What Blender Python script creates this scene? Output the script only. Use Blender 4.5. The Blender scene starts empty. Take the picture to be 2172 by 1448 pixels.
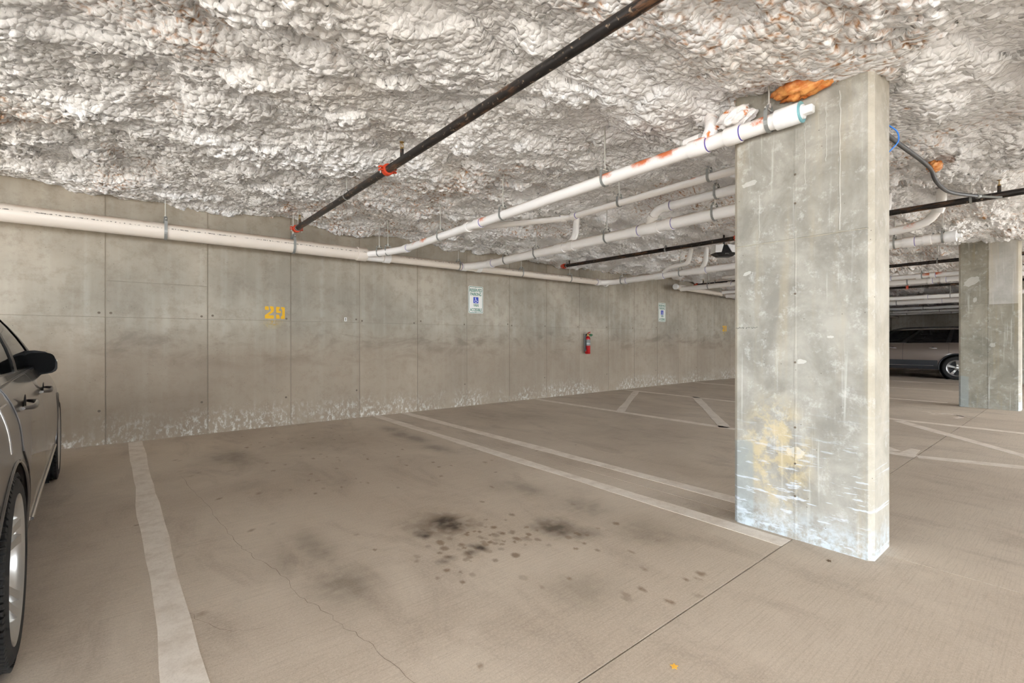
import bpy, bmesh, math, random
import numpy as np
from mathutils import Vector, Matrix

random.seed(7)
rs = np.random.RandomState(11)
scene = bpy.context.scene
COL = scene.collection

# ------------------------------------------------------------------ camera
F_PX, W_PX = 1005.0, 2172.0
cam_data = bpy.data.cameras.new('camera')
cam_data.sensor_width = 36.0
cam_data.lens = F_PX / W_PX * 36.0
cam_data.shift_y = -4.0 / W_PX
cam_data.clip_start = 0.05
cam = bpy.data.objects.new('camera', cam_data)
CAM = Vector((0.0, -6.587, 1.106))
cam.location = CAM
cam.rotation_euler = (math.radians(90), 0, math.atan2(0.7736, 0.6337) - math.radians(90))
COL.objects.link(cam)
scene.camera = cam

# ------------------------------------------------------------------ light
SKY = 11.2
world = bpy.data.worlds.new('overcast_sky')
scene.world = world
world.use_nodes = True
bg = world.node_tree.nodes['Background']
bg.inputs['Color'].default_value = (0.85, 0.925, 1.0, 1)
bg.inputs['Strength'].default_value = SKY
scene.view_settings.view_transform = 'Standard'
scene.view_settings.look = 'None'
scene.view_settings.gamma = 1.0
scene.view_settings.use_curve_mapping = False
scene.view_settings.exposure = 0.42
scene.cycles.use_denoising = True
scene.cycles.use_adaptive_sampling = True
scene.cycles.adaptive_threshold = 0.06
scene.cycles.adaptive_min_samples = 12
scene.cycles.max_bounces = 6
scene.cycles.diffuse_bounces = 4
scene.cycles.glossy_bounces = 4
scene.cycles.sample_clamp_indirect = 12.0

# ------------------------------------------------------------------ node helper
def lin(r, g, b):
    f = lambda c: (c / 255.0 / 12.92) if c / 255.0 <= 0.04045 else ((c / 255.0 + 0.055) / 1.055) ** 2.4
    return (f(r), f(g), f(b), 1.0)

class NT:
    def __init__(s, name, rough=0.6, metal=0.0, color=None, spec=0.5):
        s.m = bpy.data.materials.new(name)
        s.m.use_nodes = True
        s.t = s.m.node_tree
        s.b = s.t.nodes['Principled BSDF']
        s.b.inputs['Roughness'].default_value = rough
        s.b.inputs['Metallic'].default_value = metal
        s.b.inputs['Specular IOR Level'].default_value = spec
        if color is not None:
            s.b.inputs['Base Color'].default_value = color
    def n(s, typ): return s.t.nodes.new(typ)
    def link(s, a, b):
        s.t.links.new(a, b)
    def set(s, sock, v):
        if hasattr(v, 'is_linked') or hasattr(v, 'links'):
            s.link(v, sock)
        else:
            sock.default_value = v
    def pos(s): return s.n('ShaderNodeNewGeometry').outputs['Position']
    def obj(s): return s.n('ShaderNodeTexCoord').outputs['Object']
    def normal(s): return s.n('ShaderNodeNewGeometry').outputs['Normal']
    def rnd(s): return s.n('ShaderNodeObjectInfo').outputs['Random']
    def attr(s, name):
        a = s.n('ShaderNodeAttribute'); a.attribute_name = name
        return a.outputs['Fac']
    def mapv(s, v, scale=(1, 1, 1), loc=(0, 0, 0), rot=(0, 0, 0)):
        m = s.n('ShaderNodeMapping')
        s.link(v, m.inputs['Vector'])
        m.inputs['Scale'].default_value = scale
        m.inputs['Location'].default_value = loc
        m.inputs['Rotation'].default_value = rot
        return m.outputs['Vector']
    def noise(s, v, scale, detail=4.0, rough=0.55, dist=0.0):
        k = s.n('ShaderNodeTexNoise')
        s.link(v, k.inputs['Vector'])
        k.inputs['Scale'].default_value = scale
        k.inputs['Detail'].default_value = detail
        k.inputs['Roughness'].default_value = rough
        k.inputs['Distortion'].default_value = dist
        return k.outputs['Fac']
    def vor(s, v, scale, feature='F1', rnd=1.0):
        k = s.n('ShaderNodeTexVoronoi')
        k.feature = feature
        s.link(v, k.inputs['Vector'])
        k.inputs['Scale'].default_value = scale
        k.inputs['Randomness'].default_value = rnd
        return k.outputs['Distance']
    def rng(s, v, a, b, c=0.0, d=1.0):
        k = s.n('ShaderNodeMapRange')
        k.interpolation_type = 'SMOOTHSTEP'
        s.set(k.inputs[0], v)
        for i, q in enumerate((a, b, c, d)):
            k.inputs[i + 1].default_value = q
        return k.outputs[0]
    def math(s, op, a, b=0.0):
        k = s.n('ShaderNodeMath'); k.operation = op
        s.set(k.inputs[0], a); s.set(k.inputs[1], b)
        return k.outputs[0]
    def mix(s, f, a, b):
        k = s.n('ShaderNodeMix'); k.data_type = 'RGBA'
        s.set(k.inputs[0], f); s.set(k.inputs[6], a); s.set(k.inputs[7], b)
        return k.outputs[2]
    def mulc(s, a, v):
        k = s.n('ShaderNodeMix'); k.data_type = 'RGBA'; k.blend_type = 'MULTIPLY'
        k.inputs[0].default_value = 1.0
        s.set(k.inputs[6], a)
        c = s.n('ShaderNodeCombineColor')
        for i in range(3): s.set(c.inputs[i], v)
        s.link(c.outputs[0], k.inputs[7])
        return k.outputs[2]
    def sep(s, v):
        k = s.n('ShaderNodeSeparateXYZ'); s.link(v, k.inputs[0])
        return k.outputs[0], k.outputs[1], k.outputs[2]
    def dist(s, v, p):
        k = s.n('ShaderNodeVectorMath'); k.operation = 'DISTANCE'
        s.link(v, k.inputs[0]); k.inputs[1].default_value = p
        return k.outputs['Value']
    def bump(s, h, strength=0.3, dist=0.01):
        k = s.n('ShaderNodeBump')
        k.inputs['Strength'].default_value = strength
        k.inputs['Distance'].default_value = dist
        s.link(h, k.inputs['Height'])
        s.link(k.outputs[0], s.b.inputs['Normal'])
    def color(s, c): s.set(s.b.inputs['Base Color'], c)
    def rough(s, r): s.set(s.b.inputs['Roughness'], r)

M = {}
def simple(name, col, rough=0.5, metal=0.0, var=0.12, scale=18.0):
    t = NT(name, rough, metal)
    k = t.noise(t.obj(), scale, 3)
    dark = tuple(c * (1 - var) for c in col[:3]) + (1,)
    lite = tuple(min(1, c * (1 + var)) for c in col[:3]) + (1,)
    t.color(t.mix(k, dark, lite))
    M[name] = t.m
    return t

# ---- concrete wall
t = NT('wall_concrete', 0.85)
p = t.pos(); X, Y, Z = t.sep(p)
c = t.mix(t.rng(t.noise(p, 0.9, 5), 0.3, 0.7), lin(138, 130, 117), lin(170, 160, 145))
c = t.mix(t.math('MULTIPLY', t.rng(t.noise(t.mapv(p, (9, 9, 0.5)), 1.0, 3), 0.45, 0.75), 0.25), c, lin(184, 180, 168))
c = t.mix(t.rng(t.noise(p, 6.0, 6, 0.75), 0.44, 0.68, 0, 0.42), c, lin(118, 106, 91))
# grime band of old scuffs about bumper height
band = t.math('MULTIPLY', t.rng(Z, 0.62, 0.95), t.rng(Z, 1.36, 1.12))
sm = t.rng(t.noise(t.mapv(p, (0.9, 1, 2.3)), 1.5, 7, 0.62, 0.8), 0.47, 0.66)
c = t.mix(t.math('MULTIPLY', t.math('MULTIPLY', band, sm), 0.55), c, lin(92, 84, 74))
low = t.rng(Z, 1.42, 0.8, 0, 0.55)
c = t.mix(low, c, lin(138, 119, 99))
ju = t.math('ABSOLUTE', t.math('SUBTRACT', t.math('FRACT', t.math('ADD', t.math('DIVIDE', t.math('ADD', X, 0.15), 0.914), 100.5)), 0.5))
js = t.math('MULTIPLY', t.rng(t.math('ADD', ju, t.math('MULTIPLY', t.noise(p, 9.0, 4), 0.02)), 0.030, 0.010), 0.28)
c = t.mix(js, c, lin(118, 106, 92))
# white efflorescence along the foot
ef = t.math('MULTIPLY', t.rng(Z, 0.38, 0.03), t.rng(t.noise(t.mapv(p, (1, 1, 0.6)), 22.0, 7, 0.75), 0.48, 0.62))
ef = t.math('MULTIPLY', ef, t.rng(t.noise(p, 1.3, 2), 0.35, 0.55))
c = t.mix(t.math('MULTIPLY', ef, 0.75), c, lin(214, 210, 202))
c = t.mix(t.math('MULTIPLY', t.rng(t.vor(p, 26.0), 0.10, 0.05), t.rng(t.noise(p, 3.0, 2), 0.5, 0.6)), c, lin(88, 80, 70))
c = t.mulc(c, t.rng(t.rnd(), 0, 1, 0.95, 1.04))
t.color(c)
t.bump(t.noise(p, 60.0, 5, 0.7), 0.25, 0.004)
M['wall'] = t.m
simple('joint', lin(140, 130, 115), 0.95, 0, 0.2, 6)
simple('tie_hole', lin(104, 93, 80), 0.95)

# ---- column concrete
def column_mat(name, a, b, warm, scrape=1.0):
    t = NT(name, 0.75)
    p = t.pos(); X, Y, Z = t.sep(p)
    c = t.mix(t.rng(t.noise(p, 3.2, 6, 0.65, 0.4), 0.32, 0.68), a, b)
    c = t.mix(t.math('MULTIPLY', t.rng(t.noise(t.mapv(p, (1, 5, 0.35)), 2.2, 4), 0.52, 0.75), 0.45), c, warm)
    c = t.mix(t.math('MULTIPLY', t.rng(t.noise(p, 14.0, 8, 0.75), 0.52, 0.68), 0.5), c, lin(196, 194, 188))
    c = t.mix(t.math('MULTIPLY', t.rng(t.noise(t.mapv(p, (1, 30, 1.2)), 1.0, 3), 0.6, 0.72), 0.3), c, lin(222, 220, 214))
    # yellow patch and grey primer patch of old paint near the foot
    yp = t.math('MULTIPLY', t.rng(t.dist(t.mapv(p, (1, 1, 0.6)), (2.88, -5.45, 0.27)), 0.24, 0.10), t.rng(t.noise(p, 11.0, 5, 0.7), 0.42, 0.58))
    c = t.mix(t.math('MULTIPLY', yp, 0.42), c, lin(214, 190, 134))
    gp = t.math('MULTIPLY', t.rng(Y, -5.335, -5.315), t.rng(t.math('ADD', Z, t.math('MULTIPLY', t.noise(p, 6.0, 4), 0.1)), 0.56, 0.54))
    c = t.mix(t.math('MULTIPLY', gp, 0.7), c, lin(146, 152, 150))
    # pale blue bumper scrapes
    q = t.mapv(p, (1, 5.0, 34.0), rot=(math.radians(-9), 0, 0))
    sc = t.math('MULTIPLY', t.rng(t.noise(q, 1.5, 4, 0.6), 0.575, 0.64), t.rng(Z, 0.80, 0.25))
    c = t.mix(t.math('MULTIPLY', sc, 0.6 * scrape), c, lin(206, 214, 224))
    ft = t.math('MULTIPLY', t.rng(Z, 0.22, 0.0), t.rng(t.noise(p, 16.0, 6, 0.7), 0.38, 0.62))
    c = t.mix(t.math('MULTIPLY', ft, 0.8 * scrape), c, lin(196, 208, 216))
    c = t.mix(t.rng(t.vor(p, 19.0), 0.06, 0.03), c, lin(96, 88, 78))
    c = t.mulc(c, t.rng(t.rnd(), 0, 1, 0.95, 1.04))
    t.color(c)
    t.bump(t.noise(p, 45.0, 6, 0.7), 0.3, 0.004)
    return t.m
M['column'] = column_mat('column_concrete', lin(130, 126, 117), lin(166, 162, 152), lin(172, 158, 132))
M['column_dark'] = column_mat('column_concrete_dark', lin(126, 122, 110), lin(156, 150, 136), lin(168, 152, 120), 0.12)
M['column_pale'] = column_mat('column_concrete_pale', lin(172, 169, 161), lin(192, 189, 182), lin(198, 184, 156), 0.3)
M['column_edge'] = column_mat('column_concrete_edge', lin(154, 147, 133), lin(182, 175, 160), lin(178, 167, 145))

# ---- floor concrete
t = NT('floor_concrete', 0.72, spec=0.35)
p = t.pos()
c = t.mix(t.rng(t.noise(p, 0.55, 5, 0.6, 0.5), 0.3, 0.7), lin(180, 165, 148), lin(203, 189, 172))
c = t.mix(t.math('MULTIPLY', t.rng(t.noise(t.mapv(p, (1.6, 0.7, 1)), 1.9, 6, 0.68, 0.6), 0.46, 0.72), 0.55), c, lin(152, 137, 123))
c = t.mix(t.rng(t.noise(p, 90.0, 3, 0.7), 0.35, 0.75, 0, 0.32), c, lin(222, 208, 190))
c = t.mix(t.rng(t.noise(p, 240.0, 2, 0.6), 0.55, 0.75, 0, 0.5), c, lin(118, 102, 86))
br = t.noise(t.mapv(p, (5, 150, 1), rot=(0, 0, 0.03)), 1.0, 2)
c = t.mix(t.rng(br, 0.45, 0.7, 0, 0.16), c, lin(122, 106, 90))
sp = t.math('MULTIPLY', t.rng(t.vor(t.mapv(p, (1, 1.5, 1)), 3.2), 0.07, 0.035), t.rng(t.noise(p, 1.1, 2), 0.48, 0.6))
c = t.mix(t.math('MULTIPLY', sp, 0.55), c, lin(96, 82, 66))
c = t.mix(t.math('MULTIPLY', t.attr('rust'), 0.8), c, lin(122, 92, 58))
c = t.mix(t.attr('stain_shade'), c, lin(62, 51, 41))
t.color(c)
t.bump(t.math('ADD', t.noise(p, 140.0, 3, 0.6), t.math('MULTIPLY', br, 0.5)), 0.22, 0.003)
M['floor'] = t.m
simple('slab_edge', lin(96, 84, 72), 0.95)
simple('crack', lin(112, 98, 84), 0.95)

# ---- worn stripe paint
t = NT('stripe_paint', 0.65)
p = t.pos()
wear = t.rng(t.noise(t.mapv(p, (1.5, 1.5, 1)), 5.0, 9, 0.72), 0.40, 0.66)
c = t.mix(t.math('MULTIPLY', wear, 0.6), lin(230, 220, 208), lin(194, 178, 161))
c = t.mix(t.rng(t.noise(p, 160.0, 2), 0.5, 0.75, 0, 0.3), c, lin(180, 164, 146))
t.color(c)
M['stripe'] = t.m
t = NT('faded_stencil_paint', 0.65)
p = t.pos()
t.color(t.mix(t.rng(t.noise(p, 14.0, 6, 0.7), 0.35, 0.6), lin(224, 214, 202), lin(196, 180, 164)))
M['faded'] = t.m

# ---- sprayed foam
t = NT('sprayed_foam', 0.8, spec=0.3)
p = t.pos()
c = t.mix(t.rng(t.noise(p, 2.2, 4), 0.35, 0.7), lin(240, 240, 241), lin(248, 248, 249))
c = t.mix(t.rng(t.noise(p, 0.7, 3), 0.52, 0.75, 0, 0.35), c, lin(234, 226, 214))
raw = t.math('MULTIPLY', t.attr('raw'), t.rng(t.noise(p, 9.0, 5, 0.7), 0.40, 0.6))
c = t.mix(raw, c, lin(178, 130, 84))
t.color(c)
wp = t.n('ShaderNodeVectorMath'); wp.operation = 'ADD'
nz_ = t.n('ShaderNodeTexNoise'); t.link(p, nz_.inputs['Vector']); nz_.inputs['Scale'].default_value = 16.0; nz_.inputs['Detail'].default_value = 1.0
sc_ = t.n('ShaderNodeVectorMath'); sc_.operation = 'SCALE'; sc_.inputs['Scale'].default_value = 0.05; t.link(nz_.outputs['Color'], sc_.inputs[0])
t.link(p, wp.inputs[0]); t.link(sc_.outputs[0], wp.inputs[1])
vd = t.vor(wp.outputs[0], 30.0)
lob = t.math('SUBTRACT', 1.0, t.math('MULTIPLY', t.math('MULTIPLY', vd, vd), 1.3))
t.bump(t.math('ADD', lob, t.math('MULTIPLY', t.noise(p, 70.0, 2, 0.6), 0.22)), 0.7, 0.020)
M['foam'] = t.m
t = NT('orange_foam', 0.45)
p = t.pos()
t.color(t.mix(t.rng(t.noise(p, 22.0, 4), 0.35, 0.65), lin(196, 104, 40), lin(226, 160, 92)))
t.bump(t.noise(p, 60.0, 4), 0.3, 0.01)
M['orange_foam'] = t.m
t = NT('white_foam', 0.7)
p = t.pos()
t.color(t.mix(t.rng(t.noise(p, 14.0, 5, 0.6), 0.58, 0.68), lin(238, 234, 232), lin(200, 120, 60)))
t.bump(t.noise(p, 50.0, 4), 0.4, 0.01)
M['white_foam'] = t.m

# ---- PVC: white plastic with dust on top and orange overspray where the foam gun touched it
def pvc(name, base, blobs=(), print_z=None):
    t = NT(name, 0.35)
    p = t.pos(); X, Y, Z = t.sep(p)
    nx, ny, nz = t.sep(t.normal())
    c = t.mix(t.rng(t.noise(p, 4.0, 4), 0.4, 0.75, 0, 0.3), base, tuple(v * 0.88 for v in base[:3]) + (1,))
    dust = t.math('MULTIPLY', t.rng(nz, 0.40, 0.98), t.rng(t.noise(p, 7.0, 4), 0.25, 0.6, 0.35, 1))
    c = t.mix(t.math('MULTIPLY', dust, 0.75), c, lin(164, 132, 100))
    if blobs:
        acc = None
        wob = t.math('MULTIPLY', t.math('SUBTRACT', t.noise(p, 16.0, 5, 0.7), 0.5), 0.16)
        for (bx, by, bz, r) in blobs:
            d = t.math('ADD', t.dist(p, (bx, by, bz)), wob)
            k = t.rng(d, r, r * 0.35)
            acc = k if acc is None else t.math('MAXIMUM', acc, k)
        acc = t.math('MULTIPLY', acc, t.rng(nz, -0.55, 0.1))
        c = t.mix(t.math('MULTIPLY', acc, 0.95), c, lin(206, 104, 46))
    if print_z is not None:
        line = t.math('MULTIPLY', t.rng(t.math('ABSOLUTE', t.math('SUBTRACT', Z, print_z)), 0.0065, 0.004), t.rng(ny, 0.0, -0.3))
        dash = t.math('MULTIPLY', t.rng(t.noise(t.mapv(p, (70, 1, 60)), 1.0, 1), 0.48, 0.56), t.rng(t.noise(t.mapv(p, (2.2, 0, 0)), 1.0, 2), 0.40, 0.47))
        c = t.mix(t.math('MULTIPLY', t.math('MULTIPLY', line, dash), 0.8), c, lin(60, 58, 56))
    t.color(c)
    M[name] = t.m
    return t.m
PV = lin(236, 233, 230)
pvc('pvc', PV)
pvc('pvc_beige', lin(222, 212, 201), print_z=2.285)
pvc('pvc_branch', PV, [(2.81, -4.80, 2.37, 0.12), (2.81, -4.62, 2.37, 0.12), (2.81, -5.05, 2.37, 0.09), (2.80, -4.30, 2.35, 0.08), (2.81, -2.72, 2.36, 0.10), (2.81, -1.52, 2.34, 0.10), (2.81, -1.30, 2.34, 0.09), (2.81, -2.15, 2.35, 0.07), (2.80, -5.40, 2.34, 0.06)])
pvc('pvc_side', PV, [(3.52, -4.62, 2.40, 0.07), (9.9, -2.6, 2.47, 0.16), (11.5, -4.75, 2.36, 0.2), (6.95, -5.30, 2.38, 0.08)])
simple('primer_purple', lin(70, 58, 150), 0.4)
simple('cap_white', lin(240, 240, 240), 0.4)
simple('cap_blue', lin(120, 178, 186), 0.4)
simple('galvanized', lin(150, 152, 150), 0.42, 0.45)
simple('rod_steel', lin(196, 194, 188), 0.45, 0.3)
t = NT('black_steel', 0.42, 0.35)
p = t.pos()
c = t.mix(t.rng(t.noise(t.mapv(p, (6, 1.0, 6)), 3.0, 6, 0.7), 0.52, 0.66), lin(44, 41, 40), lin(112, 82, 60))
c = t.mix(t.rng(t.noise(p, 40.0, 3), 0.62, 0.72), c, lin(150, 132, 112))
t.color(c)
M['black_steel'] = t.m
simple('red_coupling', lin(204, 68, 34), 0.45)
simple('brass', lin(150, 122, 70), 0.35, 0.8)
simple('conduit', lin(78, 78, 80), 0.45)
simple('blue_wire', lin(40, 120, 214), 0.4)
simple('sign_white', lin(214, 212, 206), 0.4, 0, 0.03)
simple('sign_green', lin(28, 104, 82), 0.45, 0, 0.06)
simple('sign_blue', lin(12, 50, 168), 0.45, 0, 0.06)
simple('stencil_yellow', lin(208, 158, 8), 0.7, 0, 0.12, 30)
t = NT('overspray_yellow', 0.8)
p = t.pos()
t.color(lin(206, 164, 40))
tb = t.n('ShaderNodeBsdfTransparent'); ms = t.n('ShaderNodeMixShader')
g = t.math('MULTIPLY', t.rng(t.noise(t.mapv(p, (1, 1, 1.8)), 34.0, 5, 0.7), 0.44, 0.66, 0, 0.85), t.attr('halo'))
t.link(g, ms.inputs[0]); t.link(tb.outputs[0], ms.inputs[1]); t.link(t.b.outputs[0], ms.inputs[2])
t.link(ms.outputs[0], t.t.nodes['Material Output'].inputs[0])
M['overspray'] = t.m
simple('red_gloss', lin(160, 8, 14), 0.25)
simple('black_plastic', lin(22, 22, 24), 0.4)
simple('label_grey', lin(112, 112, 108), 0.5)
simple('green_tag', lin(24, 84, 50), 0.6)
simple('marker_ink', lin(52, 52, 50), 0.8)
simple('leaf', lin(222, 166, 60), 0.7)
simple('dirt', lin(104, 84, 64), 0.95)
simple('rubber', lin(30, 29, 28), 0.75)
simple('rim_alloy', lin(196, 194, 190), 0.28, 0.8)
simple('rim_dark', lin(60, 60, 60), 0.5, 0.5)
simple('chrome', lin(215, 215, 215), 0.12, 1.0, 0.02)
M['mirror_black'] = NT('mirror_black', 0.5, color=lin(9, 9, 10), spec=0.1).m  # matte black stands in for the mirror's dark reflection
simple('car_black', lin(14, 14, 15), 0.35)
simple('wheel_well', lin(18, 18, 18), 0.9)
simple('cladding', lin(36, 38, 42), 0.55)
simple('seat_cloth', lin(30, 32, 28), 0.85)
simple('lamp_red', lin(120, 14, 14), 0.2)
simple('lamp_clear', lin(225, 220, 205), 0.15)
simple('plate_white', lin(220, 220, 215), 0.5)
def paint(name, col):
    t = NT(name, 0.34, 0.5)
    t.b.inputs['Coat Weight'].default_value = 0.8
    t.b.inputs['Coat Roughness'].default_value = 0.06
    k = t.noise(t.obj(), 900.0, 1)
    t.color(t.mix(k, tuple(v * 0.85 for v in col[:3]) + (1,), tuple(v * 1.15 for v in col[:3]) + (1,)))
    M[name] = t.m
paint('paint_grey', lin(84, 80, 77))
paint('paint_taupe', lin(112, 100, 92))
t = NT('car_glass', 0.03)
t.color(lin(34, 38, 34))
tb = t.n('ShaderNodeBsdfTransparent'); tb.inputs[0].default_value = (0.45, 0.5, 0.45, 1)
ms = t.n('ShaderNodeMixShader'); lw = t.n('ShaderNodeLayerWeight'); lw.inputs[0].default_value = 0.35
t.link(t.rng(lw.outputs['Fresnel'], 0.0, 1.0, 0.25, 0.95), ms.inputs[0])
t.link(tb.outputs[0], ms.inputs[1]); t.link(t.b.outputs[0], ms.inputs[2])
t.link(ms.outputs[0], t.t.nodes['Material Output'].inputs[0])
M['glass'] = t.m
t = NT('car_glass_dark', 0.04); k = t.noise(t.obj(), 3.0, 1); t.color(t.mix(k, lin(10, 10, 11), lin(16, 16, 17))); M['glass_dark'] = t.m

# ------------------------------------------------------------------ mesh helper
def frame_of(d):
    d = Vector(d).normalized()
    up = Vector((0, 0, 1)) if abs(d.z) < 0.95 else Vector((1, 0, 0))
    a = d.cross(up).normalized()
    b = a.cross(d).normalized()
    return a, b, d

class MB:
    def __init__(s): s.v = []; s.f = []
    def add(s, v, f):
        o = len(s.v)
        s.v += [tuple(q) for q in v]
        s.f += [tuple(i + o for i in q) for q in f]
        return s
    def box(s, c, d, rot=None):
        hx, hy, hz = d[0] / 2, d[1] / 2, d[2] / 2
        v = [Vector((x, y, z)) for x in (-hx, hx) for y in (-hy, hy) for z in (-hz, hz)]
        if rot is not None: v = [rot @ q for q in v]
        v = [q + Vector(c) for q in v]
        return s.add(v, [(0, 1, 3, 2), (4, 6, 7, 5), (0, 4, 5, 1), (2, 3, 7, 6), (0, 2, 6, 4), (1, 5, 7, 3)])
    def cbox(s, c, d, b=0.01):
        """box with chamfered vertical and horizontal edges"""
        hx, hy, hz = d[0] / 2, d[1] / 2, d[2] / 2
        rings = []
        for (ix, iz) in ((b, -hz), (0, -hz + b), (0, hz - b), (b, hz)):
            X_, Y_ = hx - ix, hy - ix
            k = b
            rings.append([(X_, -Y_ + k, iz), (X_, Y_ - k, iz), (X_ - k, Y_, iz), (-X_ + k, Y_, iz), (-X_, Y_ - k, iz), (-X_, -Y_ + k, iz), (-X_ + k, -Y_, iz), (X_ - k, -Y_, iz)])
        s.loft([[Vector(q) + Vector(c) for q in r] for r in rings])
        return s
    def loft(s, rings, caps=True, close=True):
        n = len(rings[0]); v = []; f = []
        for r in rings: v += r
        for i in range(len(rings) - 1):
            for j in range(n if close else n - 1):
                k = (j + 1) % n
                f.append((i * n + j, i * n + k, (i + 1) * n + k, (i + 1) * n + j))
        if caps:
            f.append(tuple(reversed(range(n))))
            f.append(tuple((len(rings) - 1) * n + j for j in range(n)))
        return s.add(v, f)
    def tube(s, p0, p1, r, seg=16, r1=None, caps=True):
        p0 = Vector(p0); p1 = Vector(p1)
        a, b, d = frame_of(p1 - p0)
        rings = []
        for p, q in ((p0, r), (p1, r if r1 is None else r1)):
            rings.append([p + (a * math.cos(2 * math.pi * k / seg) + b * math.sin(2 * math.pi * k / seg)) * q for k in range(seg)])
        return s.loft(rings, caps)
    def shell(s, p0, p1, ro, ri, seg=24):
        """hollow sleeve"""
        p0 = Vector(p0); p1 = Vector(p1)
        a, b, d = frame_of(p1 - p0)
        rings = []
        for p, q in ((p0, ri), (p0, ro), (p1, ro), (p1, ri), (p0, ri)):
            rings.append([p + (a * math.cos(2 * math.pi * k / seg) + b * math.sin(2 * math.pi * k / seg)) * q for k in range(seg)])
        return s.loft(rings, False)
    def sweep(s, pts, r, seg=14, caps=True):
        pts = [Vector(p) for p in pts]
        rings = []; pa = None
        for i, p in enumerate(pts):
            d = (pts[min(i + 1, len(pts) - 1)] - pts[max(i - 1, 0)]).normalized()
            if pa is None: a, b, _ = frame_of(d)
            else:
                a = (pa - d * pa.dot(d)).normalized(); b = a.cross(d)
            pa = a
            rr = r(i / (len(pts) - 1)) if callable(r) else r
            rings.append([p + (a * math.cos(2 * math.pi * k / seg) + b * math.sin(2 * math.pi * k / seg)) * rr for k in range(seg)])
        return s.loft(rings, caps)
    def lathe(s, prof, o, axis, seg=32, caps=True):
        a, b, d = frame_of(axis); o = Vector(o)
        rings = [[o + d * h + (a * math.cos(2 * math.pi * k / seg) + b * math.sin(2 * math.pi * k / seg)) * r for k in range(seg)] for (r, h) in prof]
        return s.loft(rings, caps)
    def prism(s, poly, o, ux, uy, depth):
        """2-D outline extruded along -normal; outline may be concave"""
        o = Vector(o); ux = Vector(ux); uy = Vector(uy); w = ux.cross(uy).normalized() * depth
        n = len(poly)
        v = [o + ux * x + uy * y for x, y in poly] + [o + ux * x + uy * y + w for x, y in poly]
        f = [tuple(range(n))[::-1], tuple(range(n, 2 * n))] + [(i, (i + 1) % n, n + (i + 1) % n, n + i) for i in range(n)]
        return s.add(v, f)
    def build(s, name, mat, parent=None, off=(0, 0, 0), smooth=True, angle=35):
        me = bpy.data.meshes.new(name)
        ox, oy, oz = off
        me.from_pydata([(x - ox, y - oy, z - oz) for x, y, z in s.v], [], s.f)
        bm = bmesh.new(); bm.from_mesh(me)
        bmesh.ops.recalc_face_normals(bm, faces=bm.faces)
        bm.to_mesh(me); bm.free()
        if smooth:
            me.polygons.foreach_set('use_smooth', [True] * len(me.polygons))
            me.set_sharp_from_angle(angle=math.radians(angle))
        me.materials.append(M[mat] if isinstance(mat, str) else mat)
        return link(name, me, parent)

def link(name, me, parent=None, loc=None):
    o = bpy.data.objects.new(name, me)
    COL.objects.link(o)
    if parent is not None: o.parent = parent
    if loc is not None: o.location = loc
    return o
def empty(name, loc, rotz=0.0):
    o = bpy.data.objects.new(name, None)
    o.empty_display_size = 0.1
    o.location = loc; o.rotation_euler = (0, 0, rotz)
    COL.objects.link(o)
    return o
def tag(o, label=None, cat=None, group=None, kind=None):
    if label: o['label'] = label
    if cat: o['category'] = cat
    if group: o['group'] = group
    if kind: o['kind'] = kind
    return o
def copy_tree(o, parent=None):
    c = o.copy(); COL.objects.link(c); c.parent = parent
    for ch in list(o.children): copy_tree(ch, c)
    return c
def fillet(pts, r=0.08, n=6):
    """round the corners of a polyline"""
    pts = [Vector(p) for p in pts]; out = [pts[0]]
    for i in range(1, len(pts) - 1):
        p = pts[i]; a = (pts[i - 1] - p); b = (pts[i + 1] - p)
        k = min(r, a.length * 0.48, b.length * 0.48)
        a = p + a.normalized() * k; b = p + b.normalized() * k
        for j in range(n + 1):
            t_ = j / n
            out.append(a * (1 - t_) ** 2 + p * 2 * t_ * (1 - t_) + b * t_ ** 2)
    out.append(pts[-1])
    return out
def mesh_np(name, V, Fq):
    me = bpy.data.meshes.new(name)
    me.vertices.add(len(V)); me.vertices.foreach_set('co', V.astype(np.float32).ravel())
    nf = len(Fq)
    me.loops.add(nf * 4); me.loops.foreach_set('vertex_index', Fq.astype(np.int32).ravel())
    me.polygons.add(nf)
    me.polygons.foreach_set('loop_start', np.arange(0, nf * 4, 4, dtype=np.int32))
    me.polygons.foreach_set('use_smooth', np.ones(nf, dtype=bool))
    me.update(calc_edges=True)
    return me
def grid_faces(nx, ny, flip=False):
    i, j = np.meshgrid(np.arange(nx - 1), np.arange(ny - 1), indexing='ij')
    a = (i * ny + j).ravel()
    q = np.stack([a, a + ny, a + ny + 1, a + 1], 1)
    return q[:, ::-1] if flip else q
def float_attr(me, name, val):
    a = me.attributes.new(name, 'FLOAT', 'POINT')
    a.data.foreach_set('value', val.astype(np.float32).ravel())

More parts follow.
